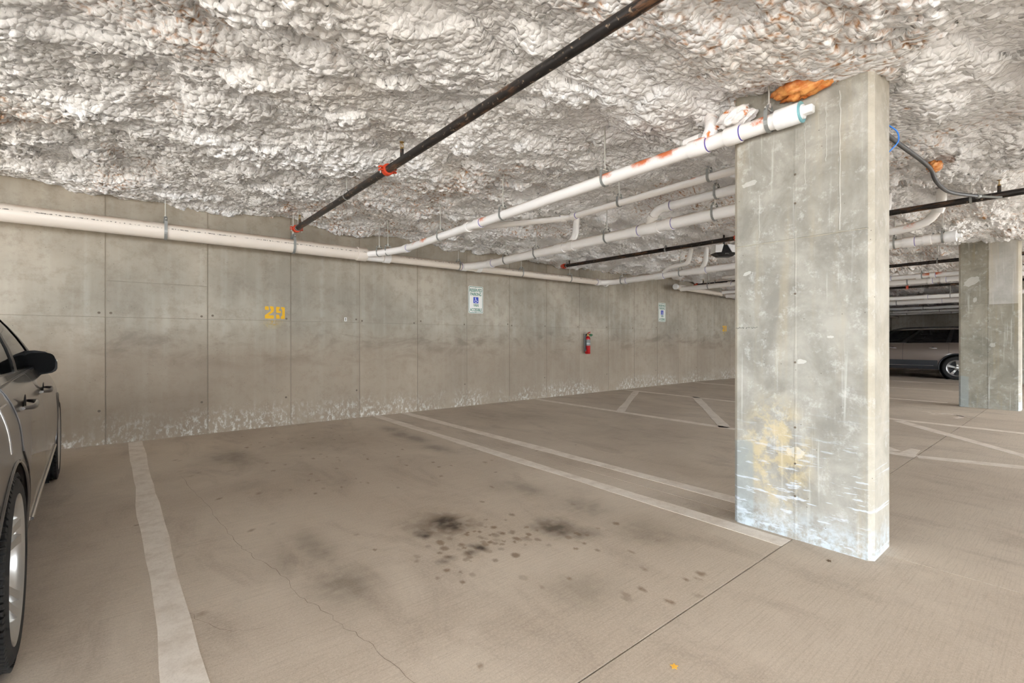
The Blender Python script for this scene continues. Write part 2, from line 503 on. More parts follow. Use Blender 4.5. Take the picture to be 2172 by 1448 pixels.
# ------------------------------------------------------------------ numpy noise
def h2(ix, iy, s):
    n = (ix.astype(np.int64) * 374761393 + iy.astype(np.int64) * 668265263 + s * 974634777) & 0x7fffffff
    n = ((n ^ (n >> 13)) * 1274126177) & 0x7fffffff
    n = ((n ^ (n >> 15)) * 1911520717) & 0x7fffffff
    return ((n ^ (n >> 16)) & 0xffffff) / float(0xffffff)
def vnoise(x, y, s=0):
    ix = np.floor(x); iy = np.floor(y); fx = x - ix; fy = y - iy
    ux = fx * fx * fx * (fx * (fx * 6 - 15) + 10); uy = fy * fy * fy * (fy * (fy * 6 - 15) + 10)
    a = h2(ix, iy, s); b = h2(ix + 1, iy, s); c = h2(ix, iy + 1, s); d = h2(ix + 1, iy + 1, s)
    return (a * (1 - ux) + b * ux) * (1 - uy) + (c * (1 - ux) + d * ux) * uy
def fbm(x, y, s=0, o=4, g=0.5):
    v = 0; a = 1.0; t = 0
    for k in range(o):
        v = v + a * vnoise(x * 2 ** k + 17.3 * k, y * 2 ** k - 9.1 * k, s + k); t += a; a *= g
    return v / t
def worley(x, y, s=0):
    """F1, F2 and the vector and random value of the nearest cell"""
    ix = np.floor(x); iy = np.floor(y)
    f1 = np.full(x.shape, 9.0); f2 = np.full(x.shape, 9.0)
    dx = np.zeros(x.shape); dy = np.zeros(x.shape); rv = np.zeros(x.shape)
    for i in (-1, 0, 1):
        for j in (-1, 0, 1):
            cx = ix + i; cy = iy + j
            px = cx + 0.12 + 0.76 * h2(cx, cy, s); py = cy + 0.12 + 0.76 * h2(cx, cy, s + 57)
            ax = x - px; ay = y - py
            d = np.sqrt(ax * ax + ay * ay)
            m = d < f1
            f2 = np.where(m, f1, np.minimum(f2, d))
            f1 = np.where(m, d, f1); dx = np.where(m, ax, dx); dy = np.where(m, ay, dy)
            rv = np.where(m, h2(cx, cy, s + 91), rv)
    return f1, f2, dx, dy, rv
def sstep(a, b, x):
    t_ = np.clip((x - a) / (b - a), 0, 1)
    return t_ * t_ * (3 - 2 * t_)

# ================================================================== SETTING
XE, XW, YS = 31.0, -5.6, -12.2
JX = [3.03 + 7.81 * k for k in range(-1, 4)]       # saw-cut joints on the column lines
JY = -5.54
def zf(x):
    """the slab falls gently towards the drain at the far end"""
    return -0.0112 * np.maximum(np.asarray(x, dtype=float) - 12.0, 0.0)

# ---- floor
fl = MB().box(((XE + XW) / 2, (YS) / 2, -0.42), (XE - XW, -YS + 0.6, 0.1)).build('floor', 'slab_edge', smooth=False)
tag(fl, 'tan concrete garage floor of saw cut slabs with oil stains', kind='structure')

blobs = [  # x, y, rx, ry, strength, rust
    (1.50, -4.13, .12, .15, .95, .7), (1.42, -4.10, .20, .22, .35, .2), (1.33, -4.17, .05, .06, .75, .6), (1.30, -4.20, .04, .05, .9, .3),
    (1.46, -4.53, .035, .05, .95, .4), (1.44, -4.50, .03, .04, .7, .4), (1.39, -4.54, .035, .04, .7, .9), (1.27, -4.52, .03, .03, .6, .9), (1.22, -4.55, .03, .03, .6, .5),
    (1.97, -4.60, .12, .15, .80, .2), (1.90, -4.54, .09, .1, .4, .1), (2.02, -4.74, .10, .10, .45, .05),
    (.76, -4.46, .16, .25, .40, 0), (.78, -1.46, .22, .34, .45, 0), (.86, -1.72, .2, .25, .26, 0), (.76, -2.5, .16, .22, .22, 0),
    (.78, -3.96, .10, .30, .42, 0), (.62, -4.02, .12, .30, .22, 0), (2.55, -1.12, .12, .3, .40, 0), (2.50, -1.5, .12, .25, .40, 0), (2.52, -1.82, .12, .3, .42, 0),
    (2.48, -2.38, .12, .3, .38, 0), (2.30, -3.90, .12, .30, .40, 0), (2.20, -3.80, .14, .25, .22, 0), (2.36, -4.46, .18, .22, .40, 0), (2.33, -4.92, .2, .25, .28, 0),
    (1.59, -5.15, .18, .16, .30, 0), (2.97, -4.95, .18, .55, .22, 0), (1.05, -2.2, .5, .8, .12, 0), (1.6, -1.2, .6, .7, .12, 0),  # the long narrow entry paints the near column's shadow onto the floor
    (-.6, -2.2, .5, .8, .12, 0), (4.4, -1.2, .7, .8, .2, 0), (4.6, -3.3, .6, .9, .14, 0), (7.2, -5.2, .7, .5, .12, 0)]
drips = []
for (cx, cy, sx, sy, n_, rmax) in ((1.62, -4.48, .14, .16, 46, .024), (1.46, -4.33, .13, .09, 22, .024), (1.35, -4.55, .18, .16, 16, .018), (2.08, -4.82, .14, .14, 14, .022),
                                   (1.95, -5.38, .12, .10, 9, .022), (1.55, -2.6, .55, .9, 40, .018), (1.3, -1.5, .45, .6, 30, .020), (.9, -3.4, .6, .9, 22, .016)):
    for k in range(n_):
        drips.append((rs.normal(cx, sx), rs.normal(cy, sy), rs.uniform(.010, rmax), rs.uniform(.15, .5), rs.uniform(.15, .8)))
def axis(segs):
    out = []
    for a, b, st in segs:
        n_ = max(1, int(round((b - a) / st)))
        out += list(np.linspace(a, b, n_, endpoint=False))
    out.append(segs[-1][1])
    return np.array(out)
def slab(x0, x1, y0, y1):
    g_ = 0.0035
    if x0 < 1.5 < x1 and y0 > -5.6:
        xs = axis([(x0 + g_, -0.5, .25), (-0.5, 0.9, .03), (0.9, 2.4, .010), (2.4, x1 - g_, .03)])
        ys = axis([(y0 + g_, -4.95, .022), (-4.95, -3.95, .010), (-3.95, y1 - g_, .028)])
    elif x0 < 8 and x1 > 3.5 and y0 > -5.6:
        xs = axis([(x0 + g_, x1 - g_, .08)]); ys = axis([(y0 + g_, y1 - g_, .08)])
    else:
        xs = axis([(x0 + g_, x1 - g_, .4)]); ys = axis([(y0 + g_, y1 - g_, .4)])
    XX, YY = np.meshgrid(xs, ys, indexing='ij')
    st = np.zeros(XX.shape); ru = np.zeros(XX.shape)
    wx = XX + .07 * (fbm(XX * 9, YY * 9, 3) - .5); wy = YY + .07 * (fbm(XX * 9, YY * 9, 8) - .5)
    ed = fbm(XX * 22, YY * 22, 21)
    for (bx, by, rx, ry, s_, r_) in blobs:
        d = np.sqrt(((wx - bx) / rx) ** 2 + ((wy - by) / ry) ** 2)
        k = np.exp(-d * d * 1.3) * (0.55 + 0.9 * ed)
        st = np.maximum(st, s_ * np.clip(k, 0, 1)); ru = np.maximum(ru, r_ * np.clip(np.exp(-d * d * .7), 0, 1) * sstep(.35, .6, ed))
    if len(xs) > 150:
        w2x = XX + .02 * (fbm(XX * 30, YY * 30, 31) - .5); w2y = YY + .02 * (fbm(XX * 30, YY * 30, 41) - .5)
        for (bx, by, r_, s_, q_) in drips:
            i0, i1 = np.searchsorted(xs, (bx - 2 * r_, bx + 2 * r_)); j0, j1 = np.searchsorted(ys, (by - 3 * r_, by + 3 * r_))
            if i1 <= i0 or j1 <= j0: continue
            sl = (slice(i0, i1), slice(j0, j1))
            d = np.sqrt((w2x[sl] - bx) ** 2 + ((w2y[sl] - by) / 1.35) ** 2) / r_
            k = 1 - sstep(.6, 1.15, d)
            st[sl] = np.maximum(st[sl], s_ * .5 * k); ru[sl] = np.maximum(ru[sl], q_ * k)
    ZZ = zf(XX)
    # skirt so the joint has a depth
    V = np.stack([XX.ravel(), YY.ravel(), ZZ.ravel()], 1)
    Fq = grid_faces(len(xs), len(ys))
    nx, ny = len(xs), len(ys)
    rim = np.concatenate([np.arange(nx) * ny, (nx - 1) * ny + np.arange(1, ny), (np.arange(nx - 2, -1, -1)) * ny + ny - 1, np.arange(ny - 2, 0, -1)])
    base = len(V)
    lowv = V[rim].copy(); lowv[:, 2] -= 0.12
    k = len(rim); a = np.arange(k); b = (a + 1) % k
    V = np.vstack([V, lowv])
    Fq = np.vstack([Fq, np.stack([rim[b], rim[a], base + a, base + b], 1)])
    c0 = np.array([(x0 + x1) / 2, (y0 + y1) / 2, 0.0])
    me = mesh_np('slab', V - c0, Fq)
    me.set_sharp_from_angle(angle=math.radians(40))
    float_attr(me, 'stain_shade', np.concatenate([st.ravel(), np.zeros(k)])); float_attr(me, 'rust', np.concatenate([ru.ravel(), np.zeros(k)]))
    me.materials.append(M['floor'])
    return link('slab', me, fl, tuple(c0))
xb = [XW] + JX + [XE]
for i in range(len(xb) - 1):
    slab(xb[i], xb[i + 1], JY, 0.0)
    slab(xb[i], xb[i + 1], YS, JY)
def ribbon(name, mat, pts, w, z=0.0008, parent=None):
    mb = MB(); L = []; R = []
    pts = [Vector((q[0], q[1], 0)) for q in pts]
    for i, q in enumerate(pts):
        d = (pts[min(i + 1, len(pts) - 1)] - pts[max(i - 1, 0)]).normalized()
        nrm = Vector((-d.y, d.x, 0)); ww = w * (0.6 + 0.8 * random.random())
        zz = float(zf(q.x)) + z
        L.append(q + nrm * ww / 2 + Vector((0, 0, zz))); R.append(q - nrm * ww / 2 + Vector((0, 0, zz)))
    n_ = len(pts)
    mb.add(L + R, [(i, i + 1, n_ + i + 1, n_ + i) for i in range(n_ - 1)])
    return mb.build(name, mat, parent, smooth=False)
def jitter(pts, n_=7, amp=.018):
    out = []
    for a, b in zip(pts[:-1], pts[1:]):
        for k in range(n_):
            u = k / n_
            out.append((a[0] * (1 - u) + b[0] * u + random.uniform(-amp, amp), a[1] * (1 - u) + b[1] * u + random.uniform(-amp, amp)))
    out.append(pts[-1]); return out
ribbon('crack', 'crack', jitter([(0.361, -1.928), (0.408, -2.567), (0.455, -3.275), (0.481, -3.715), (0.519, -3.922), (0.577, -4.186), (0.592, -4.436), (0.64, -4.655), (0.675, -4.859), (0.714, -5.059), (0.755, -5.4)], 7, .010), .0013, parent=fl)
ribbon('crack', 'crack', jitter([(0.202, -4.275), (0.251, -4.417), (0.314, -4.526), (0.417, -4.573)], 5, .008), .0010, parent=fl)

# ---- painted lines
def stripe(p0, p1, w, mat='stripe', wob=.006):
    p0 = Vector((p0[0], p0[1], 0)); p1 = Vector((p1[0], p1[1], 0))
    d = (p1 - p0); L = d.length; d.normalize(); nrm = Vector((-d.y, d.x, 0))
    n_ = max(2, int(L / .25)); mb = MB(); v = []
    for sd in (1, -1):
        for i in range(n_ + 1):
            q = p0 + d * L * i / n_ + nrm * sd * (w / 2 + random.uniform(-wob, wob) + wob * math.sin(i * .7))
            v.append((q.x, q.y, float(zf(q.x)) + .0016))
    lo = [(x, y, z - .0014) for x, y, z in v]
    n1 = n_ + 1; f = []
    for i in range(n_):
        f.append((i, i + 1, n1 + i + 1, n1 + i))
    k = 2 * n1
    edge = list(range(n1)) + list(range(2 * n1 - 1, n1 - 1, -1))
    for a, b in zip(edge, edge[1:] + edge[:1]): f.append((a, b, b + k, a + k))
    mb.add(v + lo, f)
    return mb.build('parking_stripe', mat, fl, smooth=False)
stripe((.095, -.04), (.160, -5.35), .115)
stripe((2.83, -.03), (2.785, -5.54), .115)
stripe((3.28, -.03), (3.265, -5.54), .12)
stripe((5.93, -.1), (5.80, -5.54), .12)
stripe((5.80, -5.55), (6.10, -6.45), .12)
stripe((8.56, -.1), (8.20, -6.3), .12)
stripe((11.42, -.1), (11.15, -5.0), .12)
stripe((8.50, -.42), (5.93, -1.99), .12)
stripe((8.54, -1.76), (5.84, -3.68), .13)
stripe((8.46, -3.2), (5.92, -5.35), .13)
stripe((8.15, -4.93), (6.35, -6.42), .13)
stripe((14.0, -.1), (14.0, -5.2), .11)
stripe((16.8, -.1), (16.8, -5.2), .11)
stripe((22.4, -.1), (22.4, -5.2), .11)
stripe((-2.65, -.1), (-2.6, -5.4), .115)
fl_patch = MB().prism([(0, 0), (.40, .02), (.42, .10), (.10, .13)], (5.76, -5.53, .0003), (1, 0, 0), (0, 1, 0), .0016).build('parking_stripe', 'stripe', fl, smooth=False)
# faded access symbol beyond the hatched aisle
sy = MB()
ring = [(9.22 + .26 * math.cos(a), -5.25 + .20 * math.sin(a)) for a in np.linspace(-2.4, 1.2, 22)]
ring += [(9.22 + .19 * math.cos(a), -5.25 + .14 * math.sin(a)) for a in np.linspace(1.2, -2.4, 22)]
sy.prism(ring, (0, 0, .0003), (1, 0, 0), (0, 1, 0), .0016)
sy.prism([(9.50, -5.30), (9.58, -5.30), (9.56, -5.10), (9.50, -5.08)], (0, 0, .0003), (1, 0, 0), (0, 1, 0), .0016)
sy.prism([(9.46, -5.06), (9.55, -5.04), (9.54, -4.95), (9.47, -4.94)], (0, 0, .0003), (1, 0, 0), (0, 1, 0), .0016)
sy.prism([(9.20, -5.55), (9.42, -5.42), (9.46, -5.36), (9.38, -5.34), (9.28, -5.44)], (0, 0, .0003), (1, 0, 0), (0, 1, 0), .0016)
sy.build('access_symbol', 'faded', fl, smooth=False)

# ---- walls
wb = MB().box(((XE + XW) / 2, .1668, 1.3), (XE - XW, .33, 3.4)).build('wall_back', 'joint', smooth=False)
tag(wb, 'board formed concrete back wall with vertical panel joints', kind='structure')
J0, JW, SEAM = -0.15, 0.914, 1.345
def panel_mesh(w, h):
    mb = MB().cbox((0, 0, 0), (w - .005, .05, h - .003), .0025)
    o = mb.build('panel', 'wall', smooth=False); me = o.data
    bpy.data.objects.remove(o)
    return me
ZB, ZT = -.35, 2.98
pm_low = panel_mesh(JW, SEAM - ZB); pm_up = panel_mesh(JW, ZT - SEAM)
pm_mid = panel_mesh(JW, 1.73 - SEAM); pm_top = panel_mesh(JW, ZT - 1.73)
def panel(me, k, z0, z1):
    o = link('panel', me, wb, (J0 + JW * (k + .5), .022 + random.uniform(-.0015, .0015), (z0 + z1) / 2))
for k in range(-13, 34):
    panel(pm_low, k, ZB, SEAM)
    if k == 0:
        panel(pm_mid, k, SEAM, 1.73); panel(pm_top, k, 1.73, ZT)
    else:
        panel(pm_up, k, SEAM, ZT)
th = MB().lathe([(.013, 0), (.010, -.0035), (.003, -.004)], (0, 0, 0), (0, -1, 0), 12)
o = th.build('tie_hole', 'tie_hole', smooth=False); me_th = o.data; bpy.data.objects.remove(o)
for k in range(-2, 22):
    x = J0 + JW * k
    for (dx, z) in ((-.05, SEAM + .03), (.045, SEAM + .028), (-.05, .37)):
        if dx > 0 and (k % 3 == 2 or k > 6): continue
        if z < 1 and k % 2 == 0 and k > 3: continue
        link('tie_hole', me_th, wb, (x + dx + random.uniform(-.012, .012), -.0045, z + random.uniform(-.02, .02)))

we = MB().box((XE + .15, YS / 2, 1.3), (.3, -YS + .6, 3.4)).build('wall_end', 'wall', smooth=False)
tag(we, 'far end concrete wall behind the wagon', kind='structure')
ww = MB().box((XW - .15, -.5, 1.3), (.3, 1.0, 3.4)).build('wall_left', 'wall', smooth=False)
tag(ww, 'short concrete return wall beyond the grey sedan', kind='structure')
wa = MB().box((4.0, YS - .15, 1.3), (6.0, .3, 3.4)).box(((16 + XE) / 2, YS - .15, 1.3), (XE - 16, .3, 3.4)).build('wall_light_block', 'wall', smooth=False)  # out of view; pieces and gap placed to limit daylight on the column
tag(wa, 'unseen concrete wall pieces set across the driving aisle to limit daylight', kind='structure')
ot = MB().box((-5, -20, -.50), (110, 60, .10)).build('trim_1', 'floor', smooth=False)
tag(ot, 'open concrete forecourt outside the garage', kind='structure')
me = ot.data
for nm in ('stain_shade', 'rust'): float_attr(me, nm, np.zeros(len(me.vertices)))

# ---- ceiling: slab and the sprayed foam under it
cs = MB().box(((XE + XW) / 2, YS / 2, 3.08), (XE - XW + .6, -YS + .6, .12)).build('trim_2', 'joint', smooth=False)
tag(cs, 'concrete deck above the sprayed foam', kind='structure')
def grow(a, b, st, smax, g_):
    out = [a]; s_ = st
    while out[-1] < b:
        out.append(out[-1] + s_); s_ = min(smax, s_ * g_)
    out[-1] = b
    return np.array(out)
FX = np.concatenate([-grow(2.4, 5.6, .0115, .4, 1.04)[::-1], axis([(-2.4, 5.2, .0102)])[1:], grow(5.2, XE, .0105, .075, 1.010)[1:]])
FY = np.concatenate([-6.5 - grow(0, YS * -1 - 6.5, .012, .8, 1.10)[::-1], axis([(-6.5, -1.9, .0106)])[1:], axis([(-1.9, .012, .0125)])[1:]])
XX, YY = np.meshgrid(FX, FY, indexing='ij')
nn = YY + 6.587
base = 2.71 - .05 * sstep(1.9, 2.75, XX + .25 * (fbm(XX * .8, YY * .8, 5) - .5))
base -= .15 * sstep(2.35, 1.75, nn + .5 * (fbm(XX * 1.3, YY * 1.3, 6, 3) - .5)) * sstep(1.2, 2.6, XX) * sstep(6.4, 4.6, XX)
base -= .05 * sstep(5.7, 6.5, nn)
base += .05 * sstep(5.2, 6.8, XX) * sstep(3.0, 2.2, nn)
lowf = fbm(XX * .75 + YY * .25, YY * 1.15, 1, 4)
band = fbm(XX * .9 + 3, YY * 2.4, 2, 3)
L = .20 * (lowf - .5) + .17 * (band - .5)
ang = 5.0 * (fbm(XX * .45, YY * .45, 12, 2) - .5) - 1.2
ca, sa = np.cos(ang), np.sin(ang)
wx = XX + .10 * (fbm(XX * 4, YY * 4, 13, 3) - .5); wy = YY + .10 * (fbm(XX * 4, YY * 4, 14, 3) - .5)
f1, f2, dx, dy, rv = worley(wx * 3.6, wy * 4.4, 15)
mid = np.sqrt(np.clip(1 - (f1 / .90) ** 2, 0, 1)) * (.15 + .85 * rv)
L += .075 * mid
hang = sstep(-.06, .07, L - .03)          # lobes crowd on what hangs low, recesses stay smooth
rough_m = np.clip(hang * (.35 + .9 * sstep(.28, .55, fbm(XX * 1.6, YY * 1.6, 16, 3))), .42, 1)
wx2 = XX + .030 * (fbm(XX * 11, YY * 11, 23, 2) - .5); wy2 = YY + .030 * (fbm(XX * 11, YY * 11, 24, 2) - .5)
e1, e2, ex_, ey_, er = worley(wx2 * 8.2, wy2 * 9.6, 75)
L += (.012 + .026 * rough_m) * (np.sqrt(np.clip(1 - (e1 / .85) ** 2, 0, 1)) * (.2 + .8 * er) + .3 * (ex_ * ca + ey_ * sa))
g1, g2, gx, gy, gr = worley(wx2 * 18.0, wy2 * 20.0, 25)
tilt = (gx * ca + gy * sa)
dome = np.sqrt(np.clip(1 - (g1 / .82) ** 2, 0, 1))
small = dome * (.45 + .55 * gr) + .30 * tilt
L += (.009 + .034 * rough_m) * small
ZZ = base - L + .055
# lean of the drooping lobes
lean = .016 * rough_m * (dome - .5)
PX = XX + lean * ca * .9; PY = YY + lean * sa * .9 - .012 * (mid - .4)
PY = np.where(YY > -.05, np.clip(PY, None, .012), PY); PY[:, -1] = .012
# keep the foam clear of the pipes hung under it
for (px_, z_, r_) in ((1.635, 2.47, .10), (2.81, 2.33, .12), (4.33, 2.30, .12), (3.5, 2.37, .10), (4.27, 2.46, .09), (6.29, 2.46, .09), (7.63, 2.33, .12), (10.94, 2.47, .08)):
    m_ = np.exp(-((PX - px_) / (.16 if px_ < 7 else .34)) ** 2)
    ZZ = np.where(ZZ < z_ + r_, ZZ + (z_ + r_ - ZZ) * m_ * .88, ZZ)
m_ = np.exp(-((PY + 5.82) / .13) ** 2) * sstep(3.0, 3.3, PX) * sstep(6.5, 6.2, PX)
ZZ = np.where(ZZ < 2.47, ZZ + (2.47 - ZZ) * m_, ZZ)
k_ = sstep(6.6, 7.4, PX) * sstep(2.4, 1.9, PY + 6.587)
ZZ = np.where(ZZ < 2.56, ZZ + (2.56 - ZZ) * k_ * .72, ZZ)
crev = sstep(.20, .03, g2 - g1)
pat = fbm(XX * 1.1, YY * 1.1, 44, 4)
raw = crev * sstep(.56, .70, pat) + sstep(.66, .74, fbm(XX * 4.1 + 2.0 * pat, YY * 7.1, 45, 3)) * sstep(.6, .2, dome) * sstep(.45, .6, pat)
raw = np.clip(raw + .9 * crev * sstep(6.0, 9.0, XX) * sstep(.46, .64, fbm(XX * 1.5, YY * 1.5, 46, 3)), 0, 1)
V = np.stack([PX.ravel(), PY.ravel(), ZZ.ravel()], 1)
me = mesh_np('ceiling', V, grid_faces(len(FX), len(FY), True))
float_attr(me, 'raw', raw)
me.materials.append(M['foam'])
ceil = link('ceiling', me)
tag(ceil, 'lumpy white sprayed foam insulation covering the ceiling', kind='structure')
del XX, YY, V

# ================================================================== COLUMNS
def column(x0, mats, label, chips):
    y0, y1, wx_ = -5.905, -5.205, .31
    z0 = float(zf(x0)) - .05
    root = empty('concrete_column', (x0 + wx_ / 2, (y0 + y1) / 2, z0 + .05))
    off = root.location
    b = .022
    def ringz(z): return [Vector(q) for q in ((x0 + b, y0, z), (x0 + wx_ - b, y0, z), (x0 + wx_, y0 + b, z), (x0 + wx_, y1 - b, z), (x0 + wx_ - b, y1, z), (x0 + b, y1, z), (x0, y1 - b, z), (x0, y0 + b, z))]
    MB().loft([ringz(z0), ringz(2.9)]).build('shaft', 'column_edge', root, off, smooth=False)
    ym = y0 + .352
    for (ya, yb, za, zb, m_) in ((y0 + b, ym, z0, 1.665, mats[0]), (ym, y1 - b, z0, 1.665, mats[1]), (y0 + b, ym, 1.665, 2.9, mats[2]), (ym, y1 - b, 1.665, 2.9, mats[3])):
        for sx in (0, 1):
            xc = x0 + .001 if sx == 0 else x0 + wx_ - .001
            MB().cbox((xc, (ya + yb) / 2, (za + zb) / 2), (.008, yb - ya - .004, zb - za - .004), .0018).build('form_panel', m_, root, off, smooth=False)
    # raised mortar fins left where the form boards met
    fin = MB(); zs_ = np.linspace(z0, 2.85, 40); v_ = []
    for z in zs_:
        a_, b_ = ym + .007 + random.uniform(-.003, .003), ym - .007 + random.uniform(-.003, .003)
        v_ += [(x0 - .0042, a_, z), (x0 - .0062, (a_ + b_) / 2, z), (x0 - .0042, b_, z), (x0 - .001, b_, z), (x0 - .001, a_, z)]
    fin.loft([[Vector(q) for q in v_[5 * i:5 * i + 5]] for i in range(len(zs_))]).build('mortar_fin', mats[0], root, off)
    MB().sweep([(x0 - .003, y, 1.665 + random.uniform(-.003, .003)) for y in np.linspace(y0 + .02, y1 - .02, 12)], .003, 6).build('mortar_fin', 'column_edge', root, off)
    for z in chips:
        MB().lathe([(.006, 0), (.005, .004), (.001, .0045)], (x0 - .006, ym + .002, z), (-1, 0, 0), 10).build('tie_hole', 'tie_hole', root, off, smooth=False)
    return tag(root, label, 'column')
c1 = column(2.88, ('column', 'column', 'column', 'column'), 'large pale concrete column with paint scrapes at its foot, nearest the camera', (2.32, 2.02, 1.86, 1.36, .98, .62, .42, .24))
c2 = column(10.69, ('column_dark', 'column_dark', 'column_pale', 'column_dark'), 'dark stained concrete column with one pale upper panel, standing in front of the wagon', (1.9, 1.4, .9, .4))
column(18.50, ('column_dark', 'column_dark', 'column_dark', 'column_dark'), 'farthest concrete column, hidden behind the dark stained one', (1.4,))
for (y, z1_, z0_, r_) in ((-5.763, 2.40, 1.675, .0028), (-5.70, 2.36, 2.05, .0016), (-5.60, 2.30, 1.95, .0014), (-5.36, 1.95, 1.70, .0014)):
    MB().sweep([(2.8768, y + random.uniform(-.003, .003), z) for z in np.linspace(z1_, z0_, 22)], r_, 6).build('lime_streak', 'column_pale', c1, c1.location)
# marker scribble and plaster smears on the near column
MBs = MB(); random.seed(3)
yy = -5.222
for wd in (6, 3, 4):
    for k in range(wd):
        pts = [(2.876, yy - .007 * q / 3, 1.176 + random.uniform(-.0055, .0055)) for q in range(4)]
        MBs.sweep(pts, .0010, 5); yy -= .0085
    yy -= .009
MBs.build('marker_writing', 'marker_ink', c1, c1.location)
for (y, z, w, h, rz) in ((-5.30, 2.03, .09, .03, .2), (-5.58, .985, .06, .022, .1), (-5.72, 1.12, .035, .012, 0), (-5.29, 1.50, .05, .02, .5), (-5.55, .48, .10, .05, 0)):
    pl = [(w * .5 * math.cos(a) * random.uniform(.8, 1.1), h * .6 * math.sin(a) * random.uniform(.7, 1.15) + rz * w * .3 * math.cos(a)) for a in np.linspace(0, 2 * math.pi, 16, endpoint=False)]
    MB().prism(pl, (2.8775, y, z), (0, -1, 0), (0, 0, 1), .0014).build('plaster_smear', 'column_pale', c1, c1.location, smooth=False)

for (y, z, w, h, rz) in ((-5.36, 2.05, .20, .12, .6), (-5.60, 1.02, .08, .06, 0), (-5.40, 1.75, .05, .07, .3)):
    pl = [(w * .5 * math.cos(a) * random.uniform(.8, 1.1), h * .6 * math.sin(a) * random.uniform(.7, 1.15) + rz * w * .3 * math.cos(a)) for a in np.linspace(0, 2 * math.pi, 16, endpoint=False)]
    MB().prism(pl, (10.6875, y, z), (0, -1, 0), (0, 0, 1), .0014).build('plaster_smear', 'column_pale', c2, c2.location, smooth=False)

# ================================================================== PIPES
def ceil_rod(mb, p, z0, z1=2.92, r=.005):
    mb.tube((p[0], p[1], z0), (p[0], p[1], z1), r, 8)
def hanger(root, off, p, d, r, split=True, zb=None):
    """clevis: a strap under the pipe, two legs up to a cross bolt, a threaded rod to the deck"""
    p = Vector(p); d = Vector((d[0], d[1], 0)).normalized(); a = Vector((d.y, -d.x, 0)); w = .014 if r > .06 else .010
    R = r + .003; mb = MB(); top = r + (.07 if r > .06 else .05)
    prof = []
    for k in range(15):
        th_ = math.pi + math.pi * k / 14
        prof.append((math.cos(th_) * R, math.sin(th_) * R))
    prof = [(-.018, top), (-R * .92, top * .62)] + prof + [(R * .92, top * .62), (.018, top)]
    rings = []
    for (u, z) in prof:
        ln = math.hypot(u, z); n_ = Vector((a.x * u / ln, a.y * u / ln, z / ln)) * .004
        q = p + a * u + Vector((0, 0, z))
        rings.append([q - d * w, q + d * w, q + d * w + n_, q - d * w + n_])
    mb.loft(rings)
    st = mb.build('hanger', 'galvanized', root, off, smooth=False)
    rd = MB(); ceil_rod(rd, p, p.z + top - .02)
    rd.build('rod', 'rod_steel', st, off)
    bt = MB().tube(p + Vector((0, 0, top * .8)) - a * (R * .8 + .012), p + Vector((0, 0, top * .8)) + a * (R * .8 + .012), .005, 8)
    bt.tube(p + Vector((0, 0, top - .012)), p + Vector((0, 0, top + .014)), .011, 6)
    bt.build('bolt', 'rod_steel', st, off)
    return st
def sleeve(root, off, p, d, r, ln, mat='pvc', prim=True, name='coupling'):
    p = Vector(p); d = Vector(d).normalized()
    a = p - d * ln / 2; b = p + d * ln / 2
    mb = MB().lathe([(r * .98, 0), (r + .008, .001), (r + .009, .006), (r + .009, ln - .006), (r + .008, ln - .001), (r * .98, ln)], a, d, 24)
    c = mb.build(name, mat, root, off)
    if prim:
        MB().lathe([(r + .001, -.005), (r + .0022, -.004), (r + .0022, 0.0), (r + .001, .001)], a, d, 24).build('primer_ring', 'primer_purple', c, off)
    return c
def run(name, label, cat, pts, r, mat, fil=.1, seg=20, group=None, part='pipe'):
    root = empty(name, pts[0])
    MB().sweep(fillet(pts, fil), r, seg).build(part, mat, root, pts[0])
    tag(root, label, cat, group)
    return root, Vector(pts[0])
R2, R3, R4, R6 = .0302, .0445, .057, .084
PG = 'drain pipes hung under the foam'
# --- collector along the wall
MY = -.30
rt, of = run('drain_pipe', 'thick cream plastic drain pipe running level along the back wall', 'pipe', [(XW + .1, MY, 2.262), (2.50, MY, 2.268)], R6, 'pvc_beige', group=PG)
for x in (-4.2, -1.9, .345, 1.63): hanger(rt, of, (x, MY, 2.265), (1, 0, 0), R6)
sleeve(rt, of, (2.50, MY, 2.268), (1, 0, 0), R6, .13, 'pvc_beige', False)
MB().tube((2.56, MY, 2.262), (2.80, MY, 2.256), R6 * .93, 20, R4 + .012).build('wye', 'pvc', rt, of)
sleeve(rt, of, (2.86, MY, 2.255), (1, 0, 0), R4 + .006, .10, 'pvc', False)
rt, of = run('drain_pipe', 'thinner cream plastic drain pipe on the back wall above the parking signs', 'pipe', [(2.80, MY, 2.255), (7.45, MY, 2.262), (7.58, MY - .02, 2.263)], R4, 'pvc_beige', group=PG)
for x in (4.06, 5.36, 6.57): hanger(rt, of, (x, MY, 2.258), (1, 0, 0), R4)
sleeve(rt, of, (4.16, MY, 2.258), (1, 0, 0), R4, .10, 'pvc'); sleeve(rt, of, (4.44, MY, 2.258), (1, 0, 0), R4, .09, 'pvc', False)
sleeve(rt, of, (7.38, MY, 2.262), (1, 0, 0), R4, .09, 'pvc'); sleeve(rt, of, (7.63, MY, 2.255), (1, 0, 0), R4, .06, 'pvc', False)
rt, of = run('drain_pipe', 'capped plastic drain pipe on the back wall past the far parking sign', 'pipe', [(10.2, MY, 2.372), (13.2, MY, 2.305), (30.8, MY, 2.25)], R4, 'pvc_beige', .3, group=PG)
MB().lathe([(R4 + .012, 0), (R4 + .012, .05), (R4 + .004, .062)], (10.24, MY, 2.372), (-1, 0, 0), 24).build('end_cap', 'cap_white', rt, of)
for x in (12.4, 15.0, 17.5, 20.0, 22.5, 25.0): hanger(rt, of, (x, MY, 2.30 if x < 14 else 2.29), (1, 0, 0), R4)
